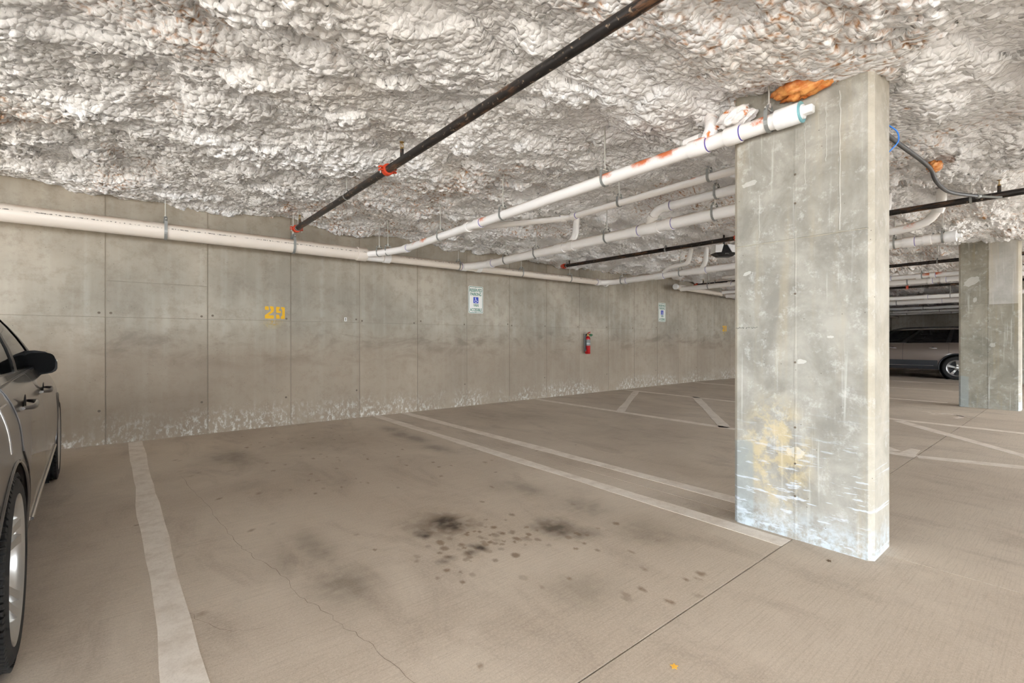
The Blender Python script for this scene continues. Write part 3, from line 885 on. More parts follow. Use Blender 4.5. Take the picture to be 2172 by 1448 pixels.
sleeve(rt, of, (10.5, MY, 2.366), (1, 0, 0), R4, .2, 'pvc', False); sleeve(rt, of, (13.2, MY, 2.305), (1, 0, 0), R4, .14, 'pvc')

# --- branch that ends at the near column
B1 = [(2.56, MY - .02, 2.268), (2.70, -.62, 2.272), (2.81, -.95, 2.276), (2.81, -5.56, 2.325)]
rt, of = run('drain_pipe', 'white drain pipe with orange overspray ending in a square plug at the near column', 'pipe', B1, R3, 'pvc_branch', .12, group=PG)
zb1 = lambda y: 2.276 + (.049) * (-.95 - y) / 4.61
for y in (-5.44, -4.263, -3.02, -1.859): hanger(rt, of, (2.81, y, zb1(y)), (0, 1, 0), R3)
hanger(rt, of, (2.72, -.66, 2.273), (.3, -1, 0), R3); hanger(rt, of, (2.66, -.52, 2.271), (.3, -1, 0), R3)
for y, ln, pr in ((-5.24, .09, True), (-5.02, .12, True), (-2.62, .10, True), (-1.02, .09, True), (-2.42, .05, False)): sleeve(rt, of, (2.81, y, zb1(y)), (0, 1, 0), R3, ln, 'pvc_branch', pr)
MB().lathe([(R3 + .009, 0), (R3 + .010, .004), (R3 + .010, .12), (R3 + .008, .124)], (2.81, -5.48, zb1(-5.5)), (0, -1, 0), 24).build('cleanout_adapter', 'cap_white', rt, of)
MB().lathe([(R3 + .011, 0), (R3 + .012, .003), (R3 + .011, .007), (R3 - .004, .008)], (2.81, -5.602, zb1(-5.6)), (0, -1, 0), 24).build('thread_ring', 'cap_blue', rt, of)
MB().tube((2.81, -5.60, zb1(-5.6)), (2.81, -5.618, zb1(-5.6)), R3 - .006, 20).cbox((2.81, -5.638, zb1(-5.6)), (.042, .05, .042), .004).build('plug', 'cap_white', rt, of)
MB().sweep(fillet([(2.81, -5.06, 2.32), (2.83, -5.10, 2.42), (2.95, -5.02, 2.62)], .06), R3 * .95, 16).build('riser', 'white_foam', rt, of)
MB().sweep([(2.84, -5.02, 2.385), (2.86, -4.90, 2.39)], R3 * .72, 16).build('stub', 'white_foam', rt, of)

rt, of = run('drain_pipe', 'thin drain pipe that angles off the orange spotted pipe and runs beside it', 'pipe', [(2.81, -2.24, 2.30), (3.50, -3.20, 2.345), (3.50, -5.5, 2.368)], R2, 'pvc_side', .1, group=PG)
hanger(rt, of, (3.50, -3.86, 2.352), (0, 1, 0), R2); hanger(rt, of, (3.50, -4.72, 2.36), (0, 1, 0), R2)
sleeve(rt, of, (3.48, -3.17, 2.344), (.58, -.81, 0), R2, .06); sleeve(rt, of, (3.50, -3.30, 2.346), (0, 1, 0), R2, .06)
# --- branch 2
rt, of = run('drain_pipe', 'white drain pipe with two side fittings passing behind the near column', 'pipe', [(4.16, MY, 2.262), (4.28, -.50, 2.264), (4.33, -.72, 2.266), (4.33, -5.5, 2.304)], R4, 'pvc', .12, group=PG)
zb2 = lambda y: 2.266 + .044 * (-.72 - y) / 5.58
for y in (-1.16, -1.82, -3.035, -4.33): hanger(rt, of, (4.33, y, zb2(y)), (0, 1, 0), R4)
for y, ln, pr in ((-.80, .09, True), (-2.28, .14, False), (-2.48, .08, False), (-3.45, .06, True), (-3.62, .22, False), (-3.86, .06, True)): sleeve(rt, of, (4.33, y, zb2(y)), (0, 1, 0), R4, ln, 'pvc', pr)
MB().sweep(fillet([(4.33, -2.36, 2.28), (4.42, -2.46, 2.40), (4.44, -2.46, 2.70)], .10, 8), R3 * .9, 16).build('riser', 'pvc', rt, of)
rt, of = run('drain_pipe', 'white drain pipe riding above another and dropping into it through an elbow', 'pipe', [(4.33, -3.60, 2.31), (4.29, -3.70, 2.42), (4.27, -3.78, 2.455), (4.27, -4.75, 2.47), (4.27, -5.5, 2.475)], R3, 'pvc', .07, group=PG)
hanger(rt, of, (4.27, -4.38, 2.465), (0, 1, 0), R3)
sleeve(rt, of, (4.27, -3.88, 2.457), (0, 1, 0), R3, .05); sleeve(rt, of, (4.305, -3.665, 2.385), (-.35, -.85, .9), R3, .06, 'pvc', False); sleeve(rt, of, (4.27, -4.70, 2.469), (0, 1, 0), R3, .12, 'pvc', False)
# --- branch 3
rt, of = run('drain_pipe', 'white drain pipe with a square plug showing just right of the near column', 'pipe', [(7.44, MY, 2.262), (7.58, -.46, 2.263), (7.63, -.66, 2.265), (7.63, -5.52, 2.335)], R4, 'pvc', .12, group=PG)
zb3 = lambda y: 2.265 + .07 * (-.66 - y) / 4.86
for y in (-.71, -1.98, -3.6, -5.0, -5.46): hanger(rt, of, (7.63, y, zb3(y)), (0, 1, 0), R4)
for y, ln, pr in ((-.78, .08, True), (-1.56, .2, True), (-2.35, .24, True), (-5.14, .12, True), (-5.32, .08, False)): sleeve(rt, of, (7.63, y, zb3(y)), (0, 1, 0), R4, ln, 'pvc', pr)
MB().lathe([(R4 + .008, 0), (R4 + .009, .1), (R4 + .006, .104)], (7.63, -5.48, zb3(-5.5)), (0, -1, 0), 24).build('cleanout_adapter', 'cap_white', rt, of)
MB().cbox((7.63, -5.60, zb3(-5.5)), (.05, .06, .05), .005).build('plug', 'cap_white', rt, of)
MB().sweep(fillet([(7.63, -1.62, 2.30), (7.58, -1.78, 2.40), (7.52, -2.2, 2.42), (7.52, -2.26, 2.70)], .09), R3 * .85, 14).build('riser', 'pvc', rt, of)
MB().sweep(fillet([(7.63, -2.36, 2.30), (7.58, -2.48, 2.40), (7.58, -2.5, 2.70)], .09), R3 * .85, 14).build('riser', 'pvc', rt, of)
rt, of = run('drain_pipe', 'primer stained drain pipe sweeping up to the ceiling right of the near column', 'pipe', [(6.95, -3.9, 2.36), (6.95, -5.22, 2.372), (6.93, -5.46, 2.42), (6.90, -5.56, 2.60), (6.90, -5.56, 2.75)], R3, 'pvc_side', .14, group=PG)
sleeve(rt, of, (6.95, -5.06, 2.370), (0, 1, 0), R3, .05); sleeve(rt, of, (6.915, -5.53, 2.53), (-.1, -.4, 1), R3, .06, 'pvc', False)
hanger(rt, of, (6.95, -4.95, 2.368), (0, 1, 0), R3)
rt, of = run('drain_pipe', 'short drain elbow dropping from the foam just right of the near column', 'pipe', [(6.35, -4.85, 2.42), (6.35, -5.12, 2.43), (6.33, -5.20, 2.5), (6.33, -5.20, 2.75)], R3, 'pvc', .1, group=PG)
sleeve(rt, of, (6.35, -4.98, 2.425), (0, 1, 0), R3, .05)
# --- pipes of the farther bays
far = [(10.4, 2.345, R4, -.32, -4.3, 'slim white drain pipe starting beside the round end cap on the wall'), (9.9, 2.452, R2, -1.6, -4.4, 'thin drain pipe with an orange end near the round end cap'),
       (11.5, 2.30, R3, -.8, -5.9, 'white drain pipe seen first behind the dark stained column'), (12.5, 2.30, R4, -.4, -5.9, 'white drain pipe with double couplings second behind the dark column'),
       (17.2, 2.30, R4, -.4, -6.2, 'white drain pipe above the near side of the wagon'), (19.2, 2.30, R6, -.4, -6.2, 'thick grey white drain pipe directly above the wagon roof'),
       (23.0, 2.30, R4, -.4, -6.2, 'drain pipe over the far side of the wagon'), (26.0, 2.32, R4, -.4, -6.2, 'drain pipe behind the wagon roof rails'), (28.6, 2.34, R4, -.4, -6.2, 'farthest drain pipe near the end wall')]
for (x, z, r, ya, yb, lb) in far:
    rt, of = run('drain_pipe', lb, 'pipe', [(x, ya, z - .02), (x, yb, z)], r, 'pvc_side' if x < 12 else 'pvc', group=PG, seg=14)
    for y in np.arange(ya - .7, yb, -1.55): hanger(rt, of, (x, float(y), z - .01), (0, 1, 0), r)
    for y in (ya - 1.2, ya - 3.3, -4.55, -4.75):
        if y > yb + .25: sleeve(rt, of, (x, y, z - .008), (0, 1, 0), r, .08)

# --- black sprinkler lines
SG = 'black sprinkler pipes'
def coupling(root, off, p, r):
    p = Vector(p); mb = MB()
    prof = [((r + .006), -.026), (r + .014, -.024), (r + .016, -.012), (r + .016, .012), (r + .014, .024), (r + .006, .026)]
    mb.lathe(prof, p, (0, 1, 0), 20)
    for s_ in (1, -1):
        mb.cbox(p + Vector((s_ * (r + .026), 0, .012)), (.034, .036, .014), .003)
        mb.cbox(p + Vector((s_ * (r + .026), 0, -.012)), (.034, .036, .014), .003)
    c = mb.build('coupling', 'red_coupling', root, off)
    for s_ in (1, -1):
        MB().tube(p + Vector((s_ * (r + .030), 0, -.038)), p + Vector((s_ * (r + .030), 0, .034)), .0055, 8).build('bolt', 'rod_steel', c, off)
def sprinkler(root, off, p, r):
    p = Vector(p); z = p.z + r
    nb = MB().tube((p.x, p.y, z - .01), (p.x, p.y, z + .055), .014, 12).build('sprinkler_nipple', 'black_steel', root, off)
    hd = MB().tube((p.x, p.y, z + .055), (p.x, p.y, z + .068), .012, 6)
    for s_ in (1, -1):
        hd.sweep([(p.x + s_ * .010, p.y, z + .066), (p.x + s_ * .014, p.y, z + .085), (p.x + s_ * .004, p.y, z + .106)], .003, 6)
    hd.tube((p.x, p.y, z + .066), (p.x, p.y, z + .104), .003, 8)
    hd.lathe([(.004, .103), (.017, .108), (.018, .110), (.003, .113)], (p.x, p.y, z), (0, 0, 1), 14)
    hd.build('sprinkler_head', 'brass', nb, off)
def loop_hanger(root, off, p, r):
    p = Vector(p); mb = MB(); w = .009
    rings = []
    for k in range(21):
        th_ = -math.pi / 2 + 2 * math.pi * k / 20
        u, v = math.cos(th_), math.sin(th_)
        st_ = 1.0 if v < 0 else 1.0 + .9 * v
        rings.append([p + Vector((u * (r + .003 + e) * (1 if v < 0 else 1 - .45 * v), yo, v * (r + .003 + e) * st_)) for e, yo in ((0, -w), (0, w), (.003, w), (.003, -w))])
    mb.loft(rings, False)
    h_ = mb.build('hanger', 'galvanized', root, off)
    rd = MB(); ceil_rod(rd, p, p.z + r * 1.9 - .01, r=.0045)
    rd.build('rod', 'rod_steel', h_, off)
def sprink(x, z0, z1, label, couplings, heads, hang, ye=-.40):
    pts = [(x, ye, z0), (x, -12.0, z1 + (z1 - z0) * .9)]
    rt, of = run('sprinkler_pipe', label, 'pipe', pts, R2, 'black_steel', group=SG, seg=18)
    zz = lambda y: z0 + (pts[1][2] - z0) * (ye - y) / (ye + 12.0)
    for y in couplings: coupling(rt, of, (x, y, zz(y)), R2)
    for y in heads: sprinkler(rt, of, (x, y, zz(y)), R2)
    for y in hang: loop_hanger(rt, of, (x, y, zz(y)), R2)
    MB().tube((x, ye, z0), (x, ye + .03, z0), R2 + .004, 18).build('end_cap', 'red_coupling', rt, of)
    return rt, of
sprink(1.635, 2.462, 2.472, 'long black sprinkler pipe rising from the wall across the near ceiling', (-.43, -3.017, -8.5), (-.56, -3.27, -7.3), (-.50, -2.115, -6.9))
sprink(6.29, 2.462, 2.446, 'black sprinkler pipe with red coupling passing behind the near column', (-.43, -3.62, -8.5), (-.56, -4.05, -6.05), (-.50, -2.55, -5.86))
sprink(10.94, 2.452, 2.462, 'black sprinkler pipe crossing above the dark stained column', (-.43, -3.6), (-.6, -4.2), (-.9, -2.6, -4.9))
sprink(15.6, 2.452, 2.452, 'black sprinkler pipe in front of the wagon', (-.43, -3.6), (-4.2,), (-.9, -3.2, -5.2))
sprink(20.3, 2.452, 2.452, 'farthest black sprinkler pipe above the wagon', (-.43,), (-4.2,), (-.9, -3.2, -5.2))
# red stop at the end of a hidden line
# --- conduit and blue wire by the column
cd = fillet([(3.32, -5.80, 2.34), (3.9, -5.78, 2.40), (4.55, -5.80, 2.425), (4.82, -5.81, 2.42), (4.93, -5.81, 2.37), (5.15, -5.81, 2.355), (5.48, -5.82, 2.365), (5.9, -5.95, 2.385)], .22, 8)
root = empty('flexible_conduit', (3.32, -5.80, 2.34))
MB().sweep(cd, .0145, 12).build('jacket', 'conduit', root, root.location)
mb = MB()
for k in range(60):
    u = k / 60; mb.lathe([(.009, 0), (.0115, .003), (.009, .0062)], (5.9 + .30 * u, -5.95 - .12 * u, 2.385 + .02 * u), (.92, -.38, .06), 8)
mb.build('metal_whip', 'galvanized', root, root.location)
MB().lathe([(.016, 0), (.022, .012), (.022, .03), (.016, .042)], (5.88, -5.945, 2.385), (.92, -.38, .06), 12).build('connector', 'galvanized', root, root.location)
tag(root, 'dark grey flexible conduit snaking under the foam right of the near column', 'conduit')
o = MB().sweep(fillet([(3.195, -5.89, 2.27), (3.25, -5.926, 2.235), (3.252, -5.93, 2.18), (3.195, -5.89, 2.11)], .05, 6), .0035, 8).build('blue_wire', 'blue_wire')
tag(o, 'loop of blue wire poking out beside the near column', 'wire')
# --- lumps of foam
def lump(name, c, s, mat, label, cat, seed=0):
    V_ = []; bm = bmesh.new(); bmesh.ops.create_icosphere(bm, subdivisions=4, radius=1.0)
    for v in bm.verts:
        n_ = v.co.normalized(); q = np.array([n_.x * 2.3 + seed]), np.array([n_.y * 2.3 + n_.z * 1.7])
        k = .45 + 1.0 * float(fbm(q[0] * 1.6, q[1] * 1.6, seed, 3)[0]) + .25 * float(fbm(q[0] * 5, q[1] * 5, seed + 3, 2)[0])
        v.co = Vector((n_.x * s[0], n_.y * s[1], n_.z * s[2])) * k
    me = bpy.data.meshes.new(name); bm.to_mesh(me); bm.free()
    me.polygons.foreach_set('use_smooth', [True] * len(me.polygons)); me.materials.append(M[mat])
    return tag(link(name, me, None, c), label, cat)
lump('foam_lump', (2.84, -5.60, 2.475), (.07, .13, .055), 'orange_foam', 'bare orange foam lump squeezed above the square pipe plug', 'foam', 4)
lump('foam_lump', (2.83, -5.24, 2.435), (.05, .10, .05), 'white_foam', 'white foam crust over the pipe end beside the near column', 'foam', 9)
lump('foam_lump', (4.86, -5.82, 2.45), (.07, .04, .035), 'orange_foam', 'rust orange foam dab where the grey conduit bends', 'foam', 14)

# --- hanging light in the middle bay
root = empty('ceiling_light', (7.05, -3.06, 2.36))
R_ = Matrix.Rotation(math.radians(-38), 3, 'Z')
def P_(x, y, z): return R_ @ Vector((x, y, z)) + Vector((7.05, -3.06, 2.36))
mb = MB(); mb.loft([[P_(-.10, -.06, 0), P_(.10, -.06, 0), P_(.10, .06, 0), P_(-.10, .06, 0)], [P_(-.17, -.09, .05), P_(.17, -.09, .05), P_(.17, .09, .05), P_(-.17, .09, .05)], [P_(-.04, -.04, .18), P_(.04, -.04, .18), P_(.04, .04, .18), P_(-.04, .04, .18)]])
mb.build('housing', 'black_plastic', root, root.location, smooth=False)
for s_ in (1, -1):
    MB().loft([[P_(s_ * .08, -.097, .06), P_(s_ * .172, -.092, .052), P_(s_ * .172, .092, .052), P_(s_ * .08, .097, .06)], [P_(s_ * .03, -.06, .185), P_(s_ * .15, -.06, .175), P_(s_ * .15, .06, .175), P_(s_ * .03, .06, .185)]]).build('side_panel', 'cap_white', root, root.location, smooth=False)
st = [(.055 * (1 if k % 2 == 0 else .38) * math.cos(k * math.pi / 5 + .3), .042 * (1 if k % 2 == 0 else .38) * math.sin(k * math.pi / 5 + .3)) for k in range(10)]
e1, e2 = R_ @ Vector((1, 0, 0)), R_ @ Vector((0, .62, .78))
MB().prism(st, P_(0, -.083, .048), e1, e2, .004).build('star_glint', 'chrome', root, root.location, smooth=False)  # star shape stands in for a bright glint on the housing
MB().tube(P_(0, 0, .16), P_(0, 0, .5), .012, 10).build('stem', 'black_plastic', root, root.location)
tag(root, 'small black ceiling light with white side panels under the foam', 'light')

# ================================================================== WALL FITTINGS
def text_mesh(body, height, width):
    cu = bpy.data.curves.new('lettering', 'FONT'); cu.body = body; cu.size = 1.0; cu.align_x = 'CENTER'; cu.offset = .028; cu.resolution_u = 3
    ob = bpy.data.objects.new('lettering', cu); COL.objects.link(ob)
    me = bpy.data.meshes.new_from_object(ob.evaluated_get(bpy.context.evaluated_depsgraph_get()))
    bpy.data.objects.remove(ob)
    co = np.zeros(len(me.vertices) * 3); me.vertices.foreach_get('co', co); co = co.reshape(-1, 3)
    mn = co.min(0); mx = co.max(0)
    co[:, 0] = (co[:, 0] - (mn[0] + mx[0]) / 2) * width / (mx[0] - mn[0]); co[:, 1] = (co[:, 1] - mn[1]) * height / (mx[1] - mn[1])
    me.vertices.foreach_set('co', np.stack([co[:, 0], np.zeros(len(co)), co[:, 1]], 1).astype(np.float32).ravel())
    me.update()
    return me
def rrect(w, h, r, n_=6):
    out = []
    for (cx, cy, a0) in ((w / 2 - r, h / 2 - r, 0), (-w / 2 + r, h / 2 - r, 90), (-w / 2 + r, -h / 2 + r, 180), (w / 2 - r, -h / 2 + r, 270)):
        for k in range(n_ + 1):
            a = math.radians(a0 + 90 * k / n_); out.append((cx + r * math.cos(a), cy + r * math.sin(a)))
    return out
UX, UZ = Vector((1, 0, 0)), Vector((0, 0, 1))
def sign(xc, zc, label, tilt_=0.0):
    root = empty('parking_sign', (xc, -.006, zc))
    MB().prism(rrect(.305, .457, .03), (0, 0, 0), UX, UZ, .003).build('plate', 'sign_white', root, smooth=False)
    a = rrect(.288, .440, .026); b = rrect(.270, .422, .020); n_ = len(a); mb = MB()
    mb.add([(x, -.0036, z) for x, z in a] + [(x, -.0036, z) for x, z in b], [(i, (i + 1) % n_, n_ + (i + 1) % n_, n_ + i) for i in range(n_)])
    mb.build('border', 'sign_green', root, smooth=False)
    for body, z, h, w in (('RESERVED', .132, .056, .252), ('PARKING', .066, .056, .222), ('VAN', -.118, .054, .104), ('ACCESSIBLE', -.196, .054, .240)):
        me = text_mesh(body, h, w); me.materials.append(M['sign_green'])
        link('lettering', me, root, (0, -.0038, z))
    pb = MB().prism(rrect(.104, .104, .008), (0, -.003, -.006), UX, UZ, .0008).build('access_panel', 'sign_blue', root, smooth=False)
    mb = MB()
    mb.prism([(.009 * math.cos(k * .524) - .008, .009 * math.sin(k * .524) + .034) for k in range(12)], (0, -.004, -.006), UX, UZ, .0006)
    mb.prism([(-.012, .024), (-.003, .024), (0, .006), (.018, .006), (.018, -.001), (.004, -.001), (-.009, -.003)], (0, -.004, -.006), UX, UZ, .0006)
    mb.prism([(.010, .002), (.018, .002), (.030, -.022), (.038, -.020), (.038, -.027), (.026, -.030)], (0, -.004, -.006), UX, UZ, .0006)
    arc = [(-.002 + .027 * math.cos(q), -.018 + .024 * math.sin(q)) for q in np.linspace(2.2, 6.0, 18)] + [(-.002 + .020 * math.cos(q), -.018 + .017 * math.sin(q)) for q in np.linspace(6.0, 2.2, 18)]
    mb.prism(arc, (0, -.004, -.006), UX, UZ, .0006)
    mb.build('wheelchair_symbol', 'sign_white', pb, smooth=False)
    for z in (.205, -.205): MB().lathe([(.007, 0), (.006, .003), (.002, .004)], (0, -.003, z), (0, -1, 0), 10).build('bolt', 'galvanized', root)
    return tag(root, label, 'sign', 'reserved parking signs')
sign(4.60, 1.777, 'green lettered van accessible parking sign nearest the painted 29')
sign(10.09, 1.767, 'green lettered van accessible parking sign farther right past the fire extinguisher')
def stencil(polys, x0, z0, w, h, label, gap):
    root = empty('painted_number', (x0, -.0035, z0))
    for i, dg in enumerate(polys):
        mb = MB()
        for pl in dg: mb.prism([(q[0] * w, q[1] * h) for q in pl], (i * (w + gap), 0, 0), UX, UZ, .0008)
        mb.build('digit', 'stencil_yellow', root, smooth=False)
    n_ = 24; xs = np.linspace(-.10, 2 * w + .14, n_); zs = np.linspace(-.16, h + .10, n_); A, B = np.meshgrid(xs, zs, indexing='ij')
    V_ = np.stack([A.ravel(), np.full(A.size, -.0002), B.ravel()], 1)
    me = mesh_np('overspray', V_, grid_faces(n_, n_))
    d = np.exp(-(((A - w) / (w * 1.0)) ** 2 + ((B - h * .5) / (h * .75)) ** 2)) + 1.0 * np.exp(-(((A - w * .9) / (w * .7)) ** 2 + ((B + h * .4) / (h * .25)) ** 2))
    d *= sstep(0, .06, A - xs[0]) * sstep(0, .06, xs[-1] - A) * sstep(0, .05, B - zs[0]) * sstep(0, .05, zs[-1] - B)
    float_attr(me, 'halo', np.clip(d, 0, 1)); me.materials.append(M['overspray'])
    link('overspray', me, root)
    return tag(root, label, 'number', 'stencilled bay numbers')
D2 = [[(.02, .70), (.42, .68), (.45, .82), (.40, .98), (.08, .98), (0, .88)], [(.55, 1.0), (.92, .98), (1.0, .86), (1.0, .60), (.88, .50), (.40, .27), (1.0, .27), (1.0, 0), (0, 0), (0, .26), (.66, .60), (.66, .80), (.56, .84)]]
D9 = [[(.06, .97), (.42, .97), (.42, .82), (.30, .74), (.30, .66), (.55, .62), (.55, .48), (.08, .48), (0, .56), (0, .90)], [(.56, .97), (.94, .95), (1, .88), (1, .06), (.94, 0), (.54, 0), (.54, .18), (.70, .28), (.70, .76), (.56, .82)], [(.04, 0), (.42, 0), (.42, .18), (.30, .34), (0, .34), (0, .06)]]
D8 = [[(.05, 1), (.42, 1), (.42, .82), (.3, .72), (.3, .6), (.42, .52), (.42, .46), (.3, .38), (.3, .26), (.42, .18), (.42, 0), (.05, 0), (0, .1), (0, .42), (.08, .5), (0, .58), (0, .9)], [(.58, 1), (.95, 1), (1, .9), (1, .58), (.92, .5), (1, .42), (1, .1), (.95, 0), (.58, 0), (.58, .18), (.7, .26), (.7, .38), (.58, .46), (.58, .52), (.7, .6), (.7, .72), (.58, .82)]]
stencil([D2, D9], 1.372, 1.372, .104, .158, 'yellow stencilled 29 with overspray on the back wall', .026)
stencil([D2, D8], 13.08, 1.34, .104, .158, 'faint yellow stencilled number far along the back wall beside the column edge', .03)
root = empty('wall_tag', (2.393, -.004, 1.389))
MB().prism(rrect(.034, .055, .004), (0, 0, 0), UX, UZ, .002).build('plate', 'sign_white', root, smooth=False)
MB().prism(rrect(.009, .044, .003), (0, -.002, .001), UX, UZ, .001).build('mark', 'black_plastic', root, smooth=False)
tag(root, 'tiny white tag with a black bar on the back wall', 'tag')

# ---- fire extinguisher
ex = Vector((7.325, -.085, .815)); root = empty('fire_extinguisher', ex)
r = .052
MB().lathe([(.03, 0), (r - .004, .002), (r, .010), (r, .30), (r * .94, .325), (r * .75, .345), (r * .42, .358), (.018, .362)], ex, (0, 0, 1), 28).build('cylinder', 'red_gloss', root, ex)
MB().shell(ex + Vector((0, 0, .17)), ex + Vector((0, 0, .29)), r + .0008, r - .001, 28).build('label_band', 'label_grey', root, ex)
MB().tube(ex + Vector((0, 0, .36)), ex + Vector((0, 0, .395)), .018, 14).cbox(ex + Vector((0, 0, .398)), (.05, .035, .03), .005).build('valve', 'brass', root, ex)
MB().sweep([ex + Vector(q) for q in ((-.015, 0, .41), (.02, 0, .428), (.075, 0, .445))], .009, 8).build('lever', 'red_gloss', root, ex)
MB().sweep([ex + Vector(q) for q in ((.0, 0, .395), (.04, 0, .40), (.085, 0, .405))], .008, 8).build('carry_handle', 'red_gloss', root, ex)
MB().prism([(.015, .37), (.05, .41), (.10, .40), (.125, .385), (.07, .355)], ex + Vector((0, -.03, 0)), UX, UZ, .002).build('inspection_tag', 'green_tag', root, ex, smooth=False)
MB().sweep(fillet([ex + Vector(q) for q in ((-.02, 0, .398), (-.07, -.01, .40), (-.078, -.01, .33), (-.072, -.005, .12))], .03), .010, 10).build('hose', 'black_plastic', root, ex)
MB().lathe([(.010, 0), (.016, .02), (.016, .06)], ex + Vector((-.072, -.005, .12)), (0, 0, -1), 12).build('nozzle', 'black_plastic', root, ex)
MB().box(ex + Vector((0, .066, .22)), (.04, .028, .34)).shell(ex + Vector((0, 0, .20)), ex + Vector((0, 0, .222)), r + .003, r, 28).build('bracket', 'galvanized', root, ex, smooth=False)
tag(root, 'red fire extinguisher hung on the back wall between the two parking signs', 'extinguisher')

# ---- litter
def leaf(x, y, s, mat, label):
    pl = [(s * (.9 if k % 2 else .45) * math.cos(k * .63), s * (.9 if k % 2 else .45) * math.sin(k * .63)) for k in range(10)]
    o = MB().prism(pl, (0, 0, .0), (1, 0, .12), (0, 1, .05), .0015).build('leaf', mat, smooth=False)
    o.location = (x, y, .003)
    return tag(o, label, 'leaf')
leaf(1.437, -5.697, .016, 'leaf', 'tiny yellow leaf on the floor near the bottom of the picture')
leaf(2.72, -5.76, .014, 'dirt', 'tiny brown leaf crumb at the foot of the near column')

# ================================================================== CARS
def interp(tab, x):
    """smooth monotone-ish interpolation through (x, v) pairs"""
    xs = np.array([q[0] for q in tab]); vs = np.array([q[1] for q in tab])
    x = np.asarray(x, dtype=float)
    m = np.gradient(vs, xs)
    i = np.clip(np.searchsorted(xs, x) - 1, 0, len(xs) - 2)
    h_ = xs[i + 1] - xs[i]; u = np.clip((x - xs[i]) / h_, 0, 1)
    return (2 * u**3 - 3 * u**2 + 1) * vs[i] + (u**3 - 2 * u**2 + u) * h_ * m[i] + (-2 * u**3 + 3 * u**2) * vs[i + 1] + (u**3 - u**2) * h_ * m[i + 1]
PROF = [(0, .86), (.05, .94), (.13, .975), (.28, .992), (.48, 1.0), (.66, .994), (.80, .978), (.92, .94), (1.0, .895)]

def make_wheel(name, c, side, R, RI, wd, parent, spokes, style):
    """tyre with tread grooves, alloy rim with spokes; local x is the axle"""
    c = Vector(c); ax = Vector((side, 0, 0))
    wr = empty(name, (0, 0, 0)); wr.parent = parent
    h = wd / 2
    prof = [(RI - .005, -h * .80), (RI + .006, -h * .95), ((R + RI) / 2, -h), (R - .018, -h * .93), (R - .004, -h * .78)]
    n_ = 9
    for k in range(n_):
        a = -h * .74 + 1.48 * h * k / (n_ - 1)
        prof += [(R, a - .007), (R, a + .007)] + ([(R - .009, a + .0075), (R - .009, a + 1.48 * h / (n_ - 1) - .0075)] if k < n_ - 1 else [])
    prof += [(R - .004, h * .78), (R - .018, h * .93), ((R + RI) / 2, h), (RI + .006, h * .95), (RI - .005, h * .80)]
    tire = MB().lathe(prof, c, ax, 56, False).build('tire', 'rubber', wr, angle=25)
    blocks = MB()
    for k in range(90):
        th_ = 2 * math.pi * k / 90
        q = c + Vector((0, math.cos(th_), math.sin(th_))) * (R - .006)
        rot = Matrix.Rotation(th_ + .0, 3, 'X')
        for s_ in (1, -1):
            blocks.box(q + Vector((s_ * h * .80, 0, 0)), (h * .26, .013, .014), rot @ Matrix.Rotation(s_ * .3, 3, 'Z'))
    tag(blocks.build('tread', 'rubber', tire, smooth=False), kind='stuff')
    rim = MB().lathe([(RI - .004, -h * .7), (RI - .03, -h * .5), (RI - .034, h * .2), (RI - .022, h * .74), (RI - .010, h * .88), (RI + .006, h * .965), (RI + .004, h * .80)], c, ax, 56, False).build('rim', 'rim_alloy', wr)
    MB().lathe([(RI - .036, -h * .30), (.05, -h * .32), (.004, -h * .32)], c, ax, 40, False).build('brake_disc', 'rim_dark', wr)
    for k in range(spokes):
        th_ = 2 * math.pi * k / spokes + math.pi / 2
        e = Vector((0, math.cos(th_), math.sin(th_))); tt = Vector((0, -math.sin(th_), math.cos(th_)))
        rows = []
        offs = (0,) if style == 'single' else (-.032, .032)
        for o_ in offs:
            rings = []
            for u in np.linspace(0, 1, 7):
                rad = .045 + (RI - .022 - .045) * u
                hw = (.030 + .014 * u * u) if style == 'single' else (.017 + .006 * u * u)
                x = h * (.62 - .08 * math.sin(math.pi * u) + .24 * u * u)
                cc = c + e * rad + tt * (o_ * (.35 + .75 * u)) + ax * x
                rings.append([cc - tt * hw - ax * .02, cc - tt * hw * .75 + ax * .004, cc + tt * hw * .75 + ax * .004, cc + tt * hw - ax * .02])
            MB().loft(rings).build('spoke', 'rim_alloy', wr, angle=50)
    MB().lathe([(.062, h * .40), (.060, h * .64), (.045, h * .70), (.03, h * .71), (.002, h * .715)], c, ax, 28).build('hub', 'rim_alloy', wr)
    mb = MB()
    for k in range(5):
        th_ = 2 * math.pi * (k + .5) / 5
        q = c + Vector((0, math.cos(th_), math.sin(th_))) * .047
        mb.tube(q + ax * h * .6, q + ax * h * .70, .008, 6)
    mb.build('lug_nut', 'rim_dark', wr)
    return wr

